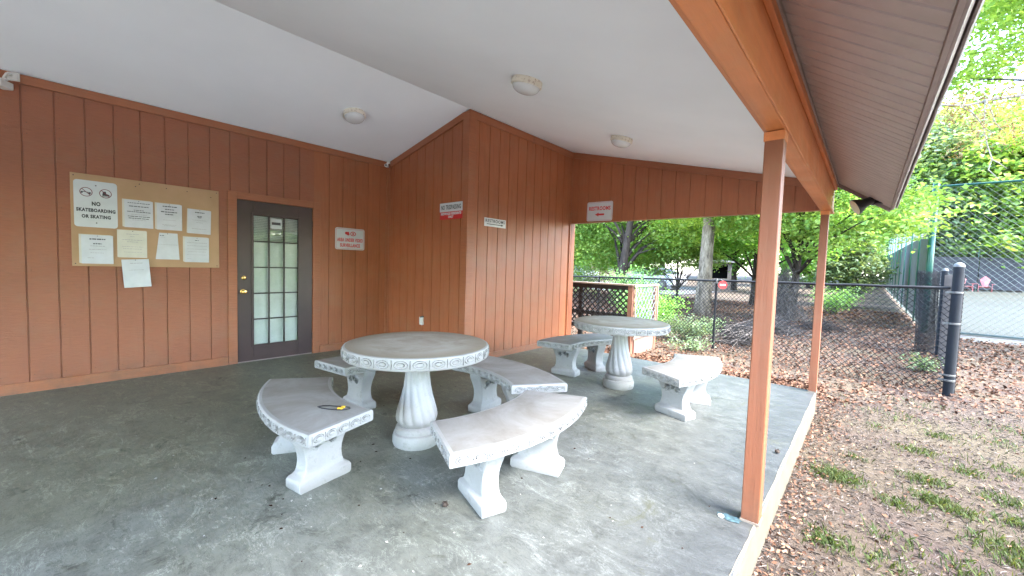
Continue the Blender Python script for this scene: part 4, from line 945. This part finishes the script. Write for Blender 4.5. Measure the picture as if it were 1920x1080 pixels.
fpost(fb, 3.56, 8.89, .022, 1.20, O, mat='blackwire', cap=None); fpost(fb, .4, 9.78, .022, 1.13, O, mat='blackwire', cap=None); fpost(fb, -2.8, 10.68, .022, 1.08, O, mat='blackwire', cap=None)
fs_ = empty('chain_link_fence', (7.02, 11.95, G0), label='black chain link fence panel seen edge-on behind the thick capped post', cat='fence', group='chain link fences')
O = Vector((7.02, 11.95, G0)); fpost(fs_, 7.02, 11.95, .048, 1.50, O)
mb = MB(); chain(mb, (6.80-O.x, 8.05-O.y), (0, 0), .02, 1.66, .055, .0026); chain(mb, (6.83-O.x, 8.05-O.y), (.03, 0), .02, 1.64, .06, .0026); mb.build('wire_mesh', M['blackwire'], fs_)
# loose roll of mesh leaning at the second post
rl = empty('wire_mesh_roll', (6.86, 12.25, G0), label='rolled black chain link mesh standing left of the second post', cat='mesh roll')
mb = MB()
for fam in (-1, 1):
    for layer, rad_ in ((0, .17), (1, .13)):
        for k in range(34):
            a0 = 2*PI*k/34; P = []
            for j in range(15):
                h = 1.72*j/14+(.03*math.sin(k*2.3) if j == 14 else 0); a = a0+fam*h/rad_*.75; rj = rad_*(1+.05*math.sin(3*a+h*4))
                P.append((rj*math.cos(a)-.03*h, rj*math.sin(a), h))
            mb.tube(P, .0028, 3, cap=False)
mb.build('wire_mesh', M['blackwire'], rl)
# red round tag on the fence
rt_ = empty('red_tag', (3.70, 8.80, 1.08), label='red round tag with a white bar hanging on the black fence rail', cat='tag')
nd_ = Vector((2.4, -8.9, 0)).normalized()
mb = MB(); mb.lathe([(.085, -.004), (.085, .004)], 8); qm = nd_.to_track_quat('Z', 'Y').to_matrix(); mb.v = [tuple(qm @ Vector(p)) for p in mb.v]; mb.build('disc', M['redsign'], rt_)
mb = MB(); mb.box(-.05, .05, -.014, .014, .0045, .006); mb.v = [tuple(qm @ Vector(p)) for p in mb.v]; mb.build('bar', M['white'], rt_)
mb = MB(); mb.tube([(0, 0, .08), (-.04, .02, .10), (-.12, .06, .08)], .012, 8); mb.tube([(-.12, .05, .02), (-.13, .05, .12)], .02, 8); mb.build('clasp', M['cap'], rt_)
# tall green court fence
CX, CY = 7.17, 16.8
gf = empty('court_fence', (CX, CY, G0), label='tall green chain link fence around the tennis court', cat='fence', group='chain link fences')
O = Vector((CX, CY, G0)); HF = 4.22
side_end = (CX-.15, 53.3)
zc = lambda y: ground_z(0, y)-G0
mb = MB(); chain(mb, (0, 0), (side_end[0]-CX, 36.5), (.04, zc(53.3)+.04), (HF, zc(53.3)+HF), .155, .0035); mb.build('wire_mesh', M['wire'], gf)
mb = MB(); chain(mb, (0, 0), (16, 0), .12, HF, .155, .0045); mb.build('wire_mesh', M['wire'], gf)
mb = MB()
for k in range(11): y0 = 3.3*k; mb.add([(-.02-.15*y0/36.5, y0+.1, zc(CY+y0)+.15), (-.02-.15*y0/36.5, y0+3.2, zc(CY+y0+3.3)+.15), (-.02-.15*y0/36.5, y0+3.2, zc(CY+y0+3.3)+2.9), (-.02-.15*y0/36.5, y0+.1, zc(CY+y0)+2.9)], [(0, 1, 2, 3)])
mb.build('windscreen', simple('pale_grey_windscreen', lin(.085, .082, .095), .8, var=.15, scale=3), gf)
def pole(x, y, r, z0, z1, par, name='post'):
    mb = MB(); mb.tube([(x-O.x, y-O.y, z0), (x-O.x, y-O.y, z1)], r, 14); mb.build(name, M['green'], par, smooth=True)
pole(CX, CY, .075, -.1, HF+.12, gf)
for k in range(1, 11): yv = CY+3.3*k; pole(CX-.15*k/11, yv, .045, zc(yv)-.1, zc(yv)+HF, gf)
for k in range(1, 5): pole(CX+3.3*k, CY, .045, -.1, HF, gf)
mb = MB(); mb.tube([(0, 0, HF), (16, 0, HF)], .028, 8); mb.build('top_rail', M['green'], gf, smooth=True)
mb = MB(); mb.tube([(0, 0, HF), (-.15, 36.5, HF+zc(53.3))], .028, 8); mb.build('top_rail', M['green'], gf, smooth=True)
mb = MB(); mb.tube([(.2, -.15, .10), (16, -.05, .10)], .026, 8); mb.build('bottom_rail', M['wire'], gf, smooth=True)
# far end fence with dark windscreen
ff = empty('windscreen_fence', (CX, 53.4, ground_z(0, 53.4)), label='far court fence hung with dark grey windscreen fabric', cat='fence', group='chain link fences')
mb = MB()
for k in range(10): x0 = .1+2.9*k; mb.box(x0, x0+2.84, -.02, -.0, .1, 2.9+.03*math.sin(k*2))
mb.build('windscreen', M['screen'], ff)
for k in range(11): mb = MB(); mb.tube([(2.9*k, .05, 0), (2.9*k, .05, 4.0)], .04, 8); mb.build('post', M['green'], ff)
mb = MB(); chain(mb, (0, .04), (29, .04), 2.9, 4.0, .3, .008); mb.build('wire_mesh', M['wire'], ff)

# pink lawn chairs
def lawn_chair(x, y, rz, label):
    z = ground_z(0, y)+.03; r = empty('lawn_chair', (x, y, z), rz, label=label, cat='chair', group='faded red lawn chairs by the far fence'); r.scale = (1.3, 1.3, 1.2)
    mb = MB()
    for k in range(5): mb.obox((0, -.22+.11*k, .34-.02*k), (1, 0, 0), (0, 1, -.18), (0, .18, 1), .27, .048, .012)
    mb.build('seat', M['pink'], r)
    mb = MB()
    for k in range(7):
        a = (k-3)*.085; hh = .40-abs(k-3)*.035; mb.obox((math.sin(a)*.62*.75, .33+.10, .28+hh), (math.cos(a), 0, -math.sin(a)), (0, 1, -.35), (math.sin(a), .33, math.cos(a)), .045, .011, hh)
    mb.build('backrest', M['pink'], r)
    for s_ in (-1, 1):
        mb = MB(); mb.obox((s_*.33, 0, .52), (1, 0, 0), (0, 1, 0), (0, 0, 1), .06, .36, .012); mb.build('armrest', M['pink'], r)
        mb = MB(); mb.obox((s_*.28, -.25, .26), (1, 0, 0), (0, 1, 0), (0, 0, 1), .012, .05, .26); mb.build('leg', M['pink'], r)
        mb = MB(); mb.obox((s_*.28, .22, .14), (1, 0, 0), (0, 1, -.5), (0, .5, 1), .012, .35, .05); mb.build('leg', M['pink'], r)
    return r
lawn_chair(11.95, 50.5, .2, 'faded red lawn chair, left of the two by the far windscreen'); lawn_chair(13.1, 50.6, -.1, 'faded red lawn chair, right of the two by the far windscreen')

# ================================================================ lattice screen
LX, LY = 2.68, 6.92
ls_ = empty('lattice_screen', (LX, LY, G0), label='lattice screen with tan cap, dark front and pale end panel, behind the far table', cat='screen')
O = Vector((LX, LY, G0)); ztop = 1.045-G0
def lattice(mb, fn, Ln, z0, z1, pitch, wd, th):
    H = z1-z0
    for fam in (-1, 1):
        for k in range(int((Ln+H)/pitch)+2):
            s0 = k*pitch if fam < 0 else k*pitch-H; a, b = 0.0, H
            if fam < 0: a = max(a, s0-Ln); b = min(b, s0)
            else: a = max(a, -s0); b = min(b, Ln-s0)
            if b-a < .03: continue
            d0 = .0 if fam < 0 else th
            pA = (s0+fam*a, z0+a); pB = (s0+fam*b, z0+b); hw = wd/2*1.414
            v = [fn(pA[0]-hw/1, dd, pA[1]) for dd in (d0, d0+th)]+[fn(pA[0]+hw, dd, pA[1]) for dd in (d0, d0+th)]+[fn(pB[0]-hw, dd, pB[1]) for dd in (d0, d0+th)]+[fn(pB[0]+hw, dd, pB[1]) for dd in (d0, d0+th)]
            mb.add(v, [(0, 2, 6, 4), (1, 5, 7, 3), (0, 4, 5, 1), (2, 3, 7, 6), (0, 1, 3, 2), (4, 6, 7, 5)])
mb = MB(); lattice(mb, lambda s, d, z: (-s-.1, .02+d, z), 3.4, .46, ztop-.09, .115, .024, .009); mb.build('lattice_panel', M['lattdark'], ls_)
mb = MB(); mb.box(-3.5, -.09, .045, .085, ztop-.10, ztop-.02); mb.box(-3.5, -.09, .045, .085, ztop-.62, ztop-.55); mb.box(-3.5, -.09, .045, .085, .40, .48); mb.box(-1.15, -1.07, .05, .12, .0, ztop-.03); mb.box(-2.9, -2.82, .05, .12, 0, ztop-.03); mb.build('frame', M['lattdark'], ls_)
mb = MB(); mb.box(-3.5, .005, -.01, .12, ztop-.018, ztop+.012); mb.build('cap_board', M['cappaint'], ls_, bevel=.003)
mb = MB(); mb.box(-.088, .004, -.003, .10, -.05, ztop-.02); mb.build('post', M['lattwood'], ls_, bevel=.003)
mb = MB(); mb.box(-.03, .04, .98, 1.07, -.05, ztop-.02); mb.build('post', M['lattwood'], ls_, bevel=.003)
mb = MB(); lattice(mb, lambda s, d, z: (.025+d, .05+s, z), 1.02, .36, ztop-.03, .155, .018, .004); mb.build('lattice_panel', M['lattpale'], ls_)
mb = MB(); mb.box(.006, .05, .0, 1.11, ztop-.028, ztop+.01); mb.box(.045, .055, .02, .06, .30, ztop-.03); mb.box(.045, .055, 1.05, 1.08, .30, ztop-.03); mb.box(.045, .055, .06, 1.05, .32, .36); mb.build('frame', M['cappaint'], ls_, bevel=.002)
mb = MB(); mb.box(.0, .03, .10, .97, -.02, .30); mb.build('skirt_board', simple('pink_brown_board', lin(.20, .11, .085), .6), ls_)

# ================================================================ vehicles, shed, house far away
def car(x, y, rz, label, paint):
    z = ground_z(0, y)+.03; r = empty('parked_car', (x, y, z), rz, label=label, cat='car', group='cars parked beyond the trees')
    prof = [(-2.2, .35), (-2.25, .7), (-2.1, .95), (-1.45, 1.02), (-.75, 1.45), (.9, 1.5), (1.75, 1.05), (2.15, .95), (2.22, .6), (2.15, .32)]
    mb = MB(); n = len(prof)
    secs = [(-.82, .93), (-.88, 1.0), (.88, 1.0), (.82, .93)]
    v = []
    for (yy_, k) in secs:
        for (px, pz) in prof:
            inset = max(pz-.95, 0)*.35; v.append((px*(k if k < 1 else 1), yy_-math.copysign(inset, yy_), pz if k == 1 else .35+(pz-.35)*.97))
    f = [(i*n+k, i*n+(k+1) % n, (i+1)*n+(k+1) % n, (i+1)*n+k) for i in range(3) for k in range(n)]+[tuple(range(n-1, -1, -1)), tuple(3*n+k for k in range(n))]
    mb.add(v, f); mb.build('body', paint, r, bevel=.03, auto=35)
    mb = MB()
    for s_ in (-1, 1):
        mb.add([(-1.3, s_*.885, 1.03), (1.55, s_*.885, 1.06), (.85, s_*.745, 1.42), (-.7, s_*.745, 1.38)], [(0, 1, 2, 3)])
    mb.add([(-1.5, -.72, 1.06), (-1.5, .72, 1.06), (-.83, .62, 1.44), (-.83, -.62, 1.44)], [(0, 1, 2, 3)]); mb.add([(1.74, -.72, 1.09), (1.74, .72, 1.09), (.98, .62, 1.49), (.98, -.62, 1.49)], [(0, 3, 2, 1)])
    mb.build('windows', M['black'], r)
    for sx in (-1.35, 1.35):
        for s_ in (-1, 1):
            mb = MB(); mb.lathe([(.33, -.1), (.34, -.06), (.34, .06), (.33, .1)], 20); mb.v = [(sx+p[0], s_*.82+p[2], .33+p[1]) for p in mb.v]; wl = mb.build('wheel', M['black'], r, auto=40)
            mb = MB(); mb.lathe([(.2, .101), (.18, .105), (.02, .108)], 12); mb.v = [(sx+p[0], s_*(.82+p[2]+.0), .33+p[1]) for p in mb.v]; mb.build('hub', M['cap'], wl)
    for s_ in (-1, 1):
        mb = MB(); mb.obox((-2.19, s_*.65, .8), (1, 0, 0), (0, 1, 0), (0, 0, 1), .03, .15, .07); mb.build('taillight', M['redsign'], r)
        mb = MB(); mb.obox((2.16, s_*.65, .8), (1, 0, 0), (0, 1, 0), (0, 0, 1), .03, .15, .06); mb.build('headlight', M['domeglass'], r)
    return r
wp = simple('white_car_paint', lin(.24, .24, .245), .25, bump=0); sp_ = simple('silver_car_paint', lin(.16, .165, .175), .25, bump=0)
car(-6.0, 29, R(-12), 'white parked car glimpsed left of the pale pine trunk', wp); car(-14, 31, R(-12), 'silver parked car behind the leaning dark tree', sp_)
sh = empty('shed', (-1.85, 30.4, ground_z(0, 30)), R(14), label='small grey shed with a black opening just right of the pine trunk', cat='shed')
mb = MB(); mb.box(-.72, -.48, -.6, -.52, 0, 2.0); mb.box(.48, .72, -.6, -.52, 0, 2.0); mb.box(-.48, .48, -.6, -.52, 0, .92); mb.box(-.48, .48, -.6, -.52, 1.82, 2.0); mb.box(-.72, -.64, -.52, .6, 0, 2.0); mb.box(.64, .72, -.52, .6, 0, 2.0); mb.box(-.64, .64, .52, .6, 0, 2.0); mb.build('wall', simple('grey_boards', lin(.07, .06, .05), .8), sh)
mb = MB(); mb.box(-.63, .63, -.1, -.04, .02, 1.98); mb.build('inner_wall', simple('dark_shed_inside', lin(.004, .004, .004), .95, .05, bump=0), sh)
mb = MB(); mb.prism([(-.9, 2.001), (.9, 2.001), (.9, 2.06), (0, 2.2), (-.9, 2.06)], lambda u, v, ww: (u, ww, v), -.8, .8); mb.build('roof', simple('pale_shed_roof', lin(.16, .155, .148), .8), sh)
def house(x, y, w_, d_, h_, rh, rz, label, wallc, roofc):
    r = empty('house', (x, y, ground_z(0, y)), rz, label=label, cat='house', group='houses beyond the trees')
    mb = MB(); mb.box(-w_/2, w_/2, -d_/2, d_/2, 0, h_); mb.build('wall', simple('house_wall', wallc, .8), r)
    mb = MB(); mb.prism([(-d_/2-.5, h_+.003), (d_/2+.5, h_+.003), (d_/2+.5, h_+.15), (0, h_+rh), (-d_/2-.5, h_+.15)], lambda u, v, ww: (ww, u, v), -w_/2-.5, w_/2+.5); mb.build('roof', simple('house_roof', roofc, .9, bump=.5), r)
    for k in (-1, 0, 1):
        mb = MB(); mb.box(w_*.28*k-.6, w_*.28*k+.6, -d_/2-.05, -d_/2-.003, 1.0, 2.2); wn = mb.build('window', M['black'], r)
        mb = MB(); mb.box(w_*.28*k-.68, w_*.28*k+.68, -d_/2-.07, -d_/2-.051, 2.2, 2.3); mb.box(w_*.28*k-.68, w_*.28*k+.68, -d_/2-.07, -d_/2-.051, .9, 1.0); mb.build('frame', M['white'], wn)
house(13.5, 64, 12, 8, 2.9, 2.0, .05, 'tan-roofed house behind the far court fence', lin(.14, .12, .10), lin(.15, .105, .075))
house(-24, 50, 14, 8, 3.0, 2.2, .4, 'pale house glimpsed through the trees left of the leaning tree', lin(.18, .15, .12), lin(.09, .07, .06))

# ================================================================ trees
tree('maple_tree', 'bright yellow-green maple between the far post and the green court fence', 3.9, 16.9, 6.5, .13,
     [(.9, -1.6, 3.7, 2.3, 2.6, 1.6), (2.0, -2.6, 3.5, 1.1, 1.6, 1.15), (2.55, -4.2, 3.15, .75, 1.1, .7), (-.6, -.6, 4.3, 2.6, 2.2, 1.7), (.2, -2.2, 5.0, 2.2, 2.4, 1.2), (-2.6, -2.2, 4.6, 1.6, 1.8, 1.1)], 520, 62, .13, M['leafbright'], M['darkbark'], 3, (.5, -.4), 26, .28)
tree('pine_tree', 'tall pale-barked pine with straight trunk seen through the opening', 1.34, 15.8, 15, .235,
     [(0, 0, 12, 3.0, 3.0, 3.0), (.8, -.6, 5.6, 1.8, 1.6, .9), (-1.4, .5, 7.2, 2.2, 2.2, 1.2)], 150, 70, .16, M['leafmid'], M['bark'], 5, (.25, .1), 10, .4, tilt_top=.6)
tree('oak_tree', 'dark-trunked tree leaning right, left of the pine trunk', -2.35, 16.2, 8, .21,
     [(-1.6, 1.6, 3.3, 2.4, 1.8, 1.4), (1.2, 1.6, 4.3, 2.6, 1.8, 1.7), (-.4, 1.2, 6.2, 3.6, 3.0, 2.0), (-3.4, .4, 3.4, 1.8, 1.6, 1.4), (2.3, .6, 3.0, 1.2, 1.0, .8)], 640, 60, .15, M['leafbright'], M['darkbark'], 8, (1.1, .3), 30, .34)
tree('maple_tree', 'leafy green tree at the left end of the opening, above the lattice', -6.6, 17.5, 7, .15,
     [(0, -1, 3.2, 2.4, 2.2, 1.7), (1.5, -1.4, 2.6, 1.6, 1.5, 1.2), (0, 0, 5.4, 3, 3, 2.0), (-1.5, 0, 2.4, 1.6, 2, 1.5), (2.4, .4, 4.0, 1.6, 1.6, 1.2)], 520, 60, .14, M['leafbright'], M['darkbark'], 12, (.3, -.2), 20, .32)
tree('maple_tree', 'mid-green tree right of the pine trunk, behind the near post', 1.9, 21.5, 8, .14,
     [(.2, -1, 3.9, 2.7, 2.4, 1.5), (-1.2, -1.5, 3.2, 1.5, 1.5, .9), (0, 0, 6, 3.2, 3, 2.2), (2.3, -.5, 3.4, 1.4, 1.6, 1.2)], 560, 60, .15, M['leafmid'], M['darkbark'], 15, (.2, 0), 20, .34)
tree('maple_tree', 'low bright sapling between the leaning tree and the pine trunk', -.9, 19.5, 4.2, .06,
     [(0, 0, 2.9, 1.6, 1.4, 1.0), (-.9, -.6, 2.0, 1.1, 1.0, .7), (1.0, -.3, 2.2, .9, .9, .6)], 230, 60, .12, M['leafbright'], M['darkbark'], 27, (.1, 0), 14, .25)
tree('small_tree', 'sparse young tree in front of the parked cars, left side', -4.6, 21, 4.6, .07,
     [(0, 0, 3.1, 1.9, 1.6, 1.2), (.8, -.4, 2.1, 1.0, 1.0, .7), (-1.4, 0, 2.0, 1.2, 1.0, .8)], 250, 60, .12, M['leafmid'], M['darkbark'], 29, (.1, 0), 14, .28)
tree('small_pine', 'bluish green young conifer behind the far post', 5.2, 24.5, 4.2, .07,
     [(0, 0, 1.6, 1.2, 1.2, 1.3), (0, 0, 3.0, .8, .8, 1.2)], 150, 80, .16, M['leafpale'], M['darkbark'], 18, (0, 0), 14, .22)
# off-frame tree on the right whose branches cross the sky
rt0 = tree('oak_tree', 'tree at the right edge whose bare branch with dead brown tufts crosses the sky', 11.5, 14.2, 11, .22,
     [(-4.0, -1.4, 8.3, 1.8, 2.4, 1.5), (-3.6, 1.5, 9.6, 2.6, 2.4, 2.0), (-1.5, 0, 8.6, 2.6, 3, 1.9), (-2.8, 3.2, 6.9, 1.8, 1.6, 1.0), (1, 0, 7.4, 2.6, 2.6, 2), (-4.3, -.2, 6.9, 1.3, 2.0, .9)], 900, 56, .12, M['leafbright'], M['darkbark'], 21, (-.6, 0), 30, .33)
rs = np.random.RandomState(5); rr = random.Random(5)
def bpt(px, py, y, dy=0):   # a point of the branch, recovered from the photograph at a chosen distance
    d = fwd*F+r2*(px-960)-u2*(py-540); t = y/d.y; return Vector((CAMX, 0, CAMZ))+d*t
main = [bpt(1990, 160, 12.8), bpt(1920, 178, 12.7), bpt(1860, 186, 12.6), bpt(1815, 198, 12.5), bpt(1770, 197, 12.4), bpt(1735, 200, 12.4)]
O = Vector((11.5, 14.2, G0)); mb = MB(); mb.tube([Vector((11.2, 14.2, 5.4))-O]+[p-O for p in main], [.07, .045, .035, .03, .025, .018, .01], 7)
twigs = [[(1847, 183), (1846, 215), (1844, 240), (1852, 275), (1860, 298), (1853, 318), (1873, 336)], [(1858, 298), (1872, 305), (1888, 316)], [(1812, 198), (1830, 218), (1846, 240), (1862, 250)], [(1847, 186), (1858, 205), (1866, 230), (1885, 250)], [(1800, 198), (1822, 212), (1840, 232)], [(1846, 250), (1838, 262)]]
for tw in twigs: mb.tube([bpt(a, b, 12.5+rr.uniform(-.1, .1))-O for a, b in tw], [.011]*(len(tw)-1)+[.005], 5)
mb.build('bare_branch', M['palebark'], rt0, smooth=True)
C = []
for k in range(55):
    px_, py_ = rr.choice([(1790, 180), (1815, 192), (1845, 190), (1880, 182), (1905, 176), (1790, 225), (1815, 235), (1850, 225), (1880, 240), (1905, 215), (1775, 215), (1830, 255), (1895, 262), (1800, 275), (1910, 235)]); p = bpt(px_+rr.gauss(0, 12), py_+rr.gauss(0, 9), 12.5+rr.gauss(0, .4)); C.append(p-O)
C = np.array([tuple(c) for c in C]); P = np.repeat(C, 26, 0)+rs.normal(size=(len(C)*26, 3))*.09
link('dead_tufts', leaf_mesh('dead_tufts', P, rs.uniform(.04, .10, len(P)), rs, .8, .3, None, .6), M['leafdead'], rt0)
# woodland behind: one crown copied
wood = [(15, 57, 16, 'leafbright'), (9.5, 58, 17, 'leafpale'), (20, 62, 19, 'leafmid'), (11, 70, 19, 'leafpale'), (28, 60, 18, 'leafmid'), (4, 66, 20, 'leafmid'), (16, 80, 24, 'leafmid'), (34, 74, 20, 'leafpale'), (8, 60, 14, 'leafbright'), (24, 72, 19, 'leafbright'),
        (-2, 60, 17, 'leafmid'), (-9, 55, 15, 'leafmid'), (-16, 57, 17, 'leafdark'), (-24, 60, 17, 'leafmid'), (-32, 52, 16, 'leafmid'), (-40, 46, 15, 'leafdark'), (2.2, 42, 9, 'leafmid'), (-1.5, 33, 8, 'leafmid'), (-12, 42, 10, 'leafmid'), (-20, 40, 10, 'leafmid'), (-30, 37, 12, 'leafmid'), (4.4, 50, 10, 'leafdark'), (3.6, 31, 6.5, 'leafmid')]
proto = {}
names_ = {'leafmid': ('broadleaf_tree', 'mid-green'), 'leafdark': ('broadleaf_tree', 'dull dark-green'), 'leafbright': ('broadleaf_tree', 'light yellow-green'), 'leafpale': ('broadleaf_tree', 'grey-green')}
where = ['tall, right behind the far windscreen', 'greyish, at the left corner of the far windscreen', 'behind the far court fence, right of the tan roof', 'behind the tan-roofed house', 'at the right end of the far court fence', 'beyond the left corner of the far court', 'tallest, high above the tan roof', 'far behind the court at the right edge', 'short, beside the tan-roofed house', 'high behind the right of the far court', 'far beyond the maple, left of the court', 'far behind the grey shed', 'far behind the white car', 'far beyond the pale house', 'left of the pale house', 'farthest left in the opening',
         'between the maple and the court, far back', 'behind the pine trunk', 'behind the parked cars', 'behind the silver car', 'left, behind the leaning tree', 'far back beside the court side fence', 'just behind the bright maple']
for i, (x, y, h, lm) in enumerate(wood):
    if lm not in proto:
        seed = {'leafmid': 31, 'leafdark': 32, 'leafbright': 33, 'leafpale': 34}[lm]
        proto[lm] = t = tree('broadleaf_tree', None, 0, 0, 10, .22, [(0, 0, 6.4, 3.3, 3.3, 3.4), (1.6, -1, 4.0, 2.0, 2.0, 1.8), (-1.7, .5, 3.6, 2.0, 2.0, 1.9), (0, -1.4, 2.8, 2.3, 1.8, 1.6), (.6, 1.5, 8.2, 2.2, 2.0, 1.8)], 420, 48, .30, M[lm], M['darkbark'], seed, (.4, 0), 22, .42)
        o = t
    else: o = copy_tree(proto[lm])
    tag(o, f'{names_[lm][1]} tree {where[i]}', 'tree', 'woodland trees beyond the court and parking')
    s_ = h/10; o.location = (x, y, ground_z(x, y)-.1); o.scale = (s_*1.05, s_*1.05, s_); o.rotation_euler.z = i*1.37
# unseen leaf mass added right of the frame to block low sky light
rs = np.random.RandomState(77); n = 26000
yy_ = rs.uniform(-22, 9, n); hh_ = 4.6+1.3*np.sin(yy_*.7)+.9*np.sin(yy_*1.9+1); zz_ = rs.uniform(-.25, 1, n)*hh_; xx_ = 17.5+rs.normal(size=n)*.9+.5*np.sin(yy_)
tag(link('woodland_edge', leaf_mesh('woodland_edge', np.stack([xx_, yy_, zz_], 1), rs.uniform(.2, .5, n), rs, .5, .7, None), M['leafmid']), 'leafy woodland edge east of the patio beyond the bare soil', 'woodland', kind='stuff')
# ================================================================ shrubs and brush
def shrub(name, label, x, y, w_, h_, n, ls, leaf, seed, cat='shrub', group=None):
    rs = np.random.RandomState(seed); r_ = random.Random(seed); r = empty(name, (x, y, ground_z(x, y)), label=label, cat=cat, group=group)
    mb = MB(); tips = []
    for k in range(16):
        a = r_.uniform(0, 6.28); q_ = r_.uniform(.2, .9)*w_/2; e = Vector((math.cos(a)*q_, math.sin(a)*q_, h_*r_.uniform(.5, .95))); mb.tube([(0, 0, 0), e*.5+Vector((0, 0, .08)), e], [.01, .007, .003], 4); tips.append(e)
    mb.build('stems', M['twig'], r)
    T = np.array([tuple(t) for t in tips]); c = T[rs.randint(len(T), size=n)]*rs.uniform(.35, 1.05, n)[:, None]+rs.normal(size=(n, 3))*np.array([w_*.11, w_*.11, h_*.10]); c[:, 2] = np.abs(c[:, 2])
    link('foliage', leaf_mesh('foliage', c, ls*rs.uniform(.6, 1.3, n), rs, .6, .55, None), leaf, r)
shrub('shrub', 'pale grey-green shrub behind the fence, left of the thin fence post', 2.85, 9.6, 1.5, .62, 2600, .055, M['leafpale'], 41)
shrub('shrub', 'green shrub beside the pale lattice end panel', 1.7, 10.6, 1.5, 1.05, 2600, .07, M['leafmid'], 42)
shrub('shrub', 'tall dark green shrub behind the end of the lattice screen', .3, 12.2, 1.8, 1.6, 3000, .08, M['leafdark'], 43)
shrub('shrub', 'large bright green bush hiding the parking behind the lattice screen', -5.2, 17.6, 4.4, 2.2, 6000, .10, M['leafbright'], 47)
shrub('shrub', 'dark green shrub pressed against the back of the pale lattice panel', 2.05, 8.7, 1.3, 1.25, 3200, .06, M['leafdark'], 48)
shrub('shrub', 'tiny low shrub at the foot of the thick black fence post', 6.66, 9.7, .55, .30, 500, .05, M['leafpale'], 44)
shrub('shrub', 'low green shrub under the maple by the court fence', 4.9, 20.5, 1.8, 1.1, 2200, .09, M['leafdark'], 45)
shrub('shrub', 'low weedy shrub beside the thin fence post on the litter', 3.3, 8.3, .9, .28, 700, .045, M['leafpale'], 46)
def brush(label, x, y, w_, h_, n, seed, mat='twig', upright=.25):
    r_ = random.Random(seed); mb = MB()
    for k in range(n):
        a = r_.uniform(0, 6.28); q_ = abs(r_.gauss(0, .45))*w_/2; b = r_.uniform(0, 6.28); c = Vector((math.cos(a)*q_, math.sin(a)*q_, r_.uniform(.02, h_*.8)*(1-min(q_/w_*1.6, .9)))); d = Vector((math.cos(b), math.sin(b), r_.uniform(-upright, upright*1.5)))*r_.uniform(.12, .38)
        mb.tube([c-d, c+Vector((r_.uniform(-.05, .05), r_.uniform(-.05, .05), r_.uniform(.0, .08))), c+d], [r_.uniform(.003, .010), .006, .002], 3, cap=False)
    tag(mb.build('brush_pile', M[mat], loc=(x, y, ground_z(x, y))), label, 'brush pile', 'piles of dead twigs')
brush('grey dead brush pile behind the fence, nearest the thin post', 3.75, 10.0, 1.3, .55, 380, 51); brush('dark brush pile below the pine trunk', 2.9, 11.6, 1.5, .6, 380, 52, 'darkbark'); brush('wide grey brush pile behind the near post', 4.0, 12.6, 1.8, .6, 380, 53)
brush('tall tangled thicket of bare grey twigs at the foot of the maple', 3.75, 16.4, 2.0, 2.3, 800, 54, 'twig', 1.6)
brush('low brush pile right of the near post', 4.9, 14.6, 1.2, .35, 220, 55, 'darkbark')
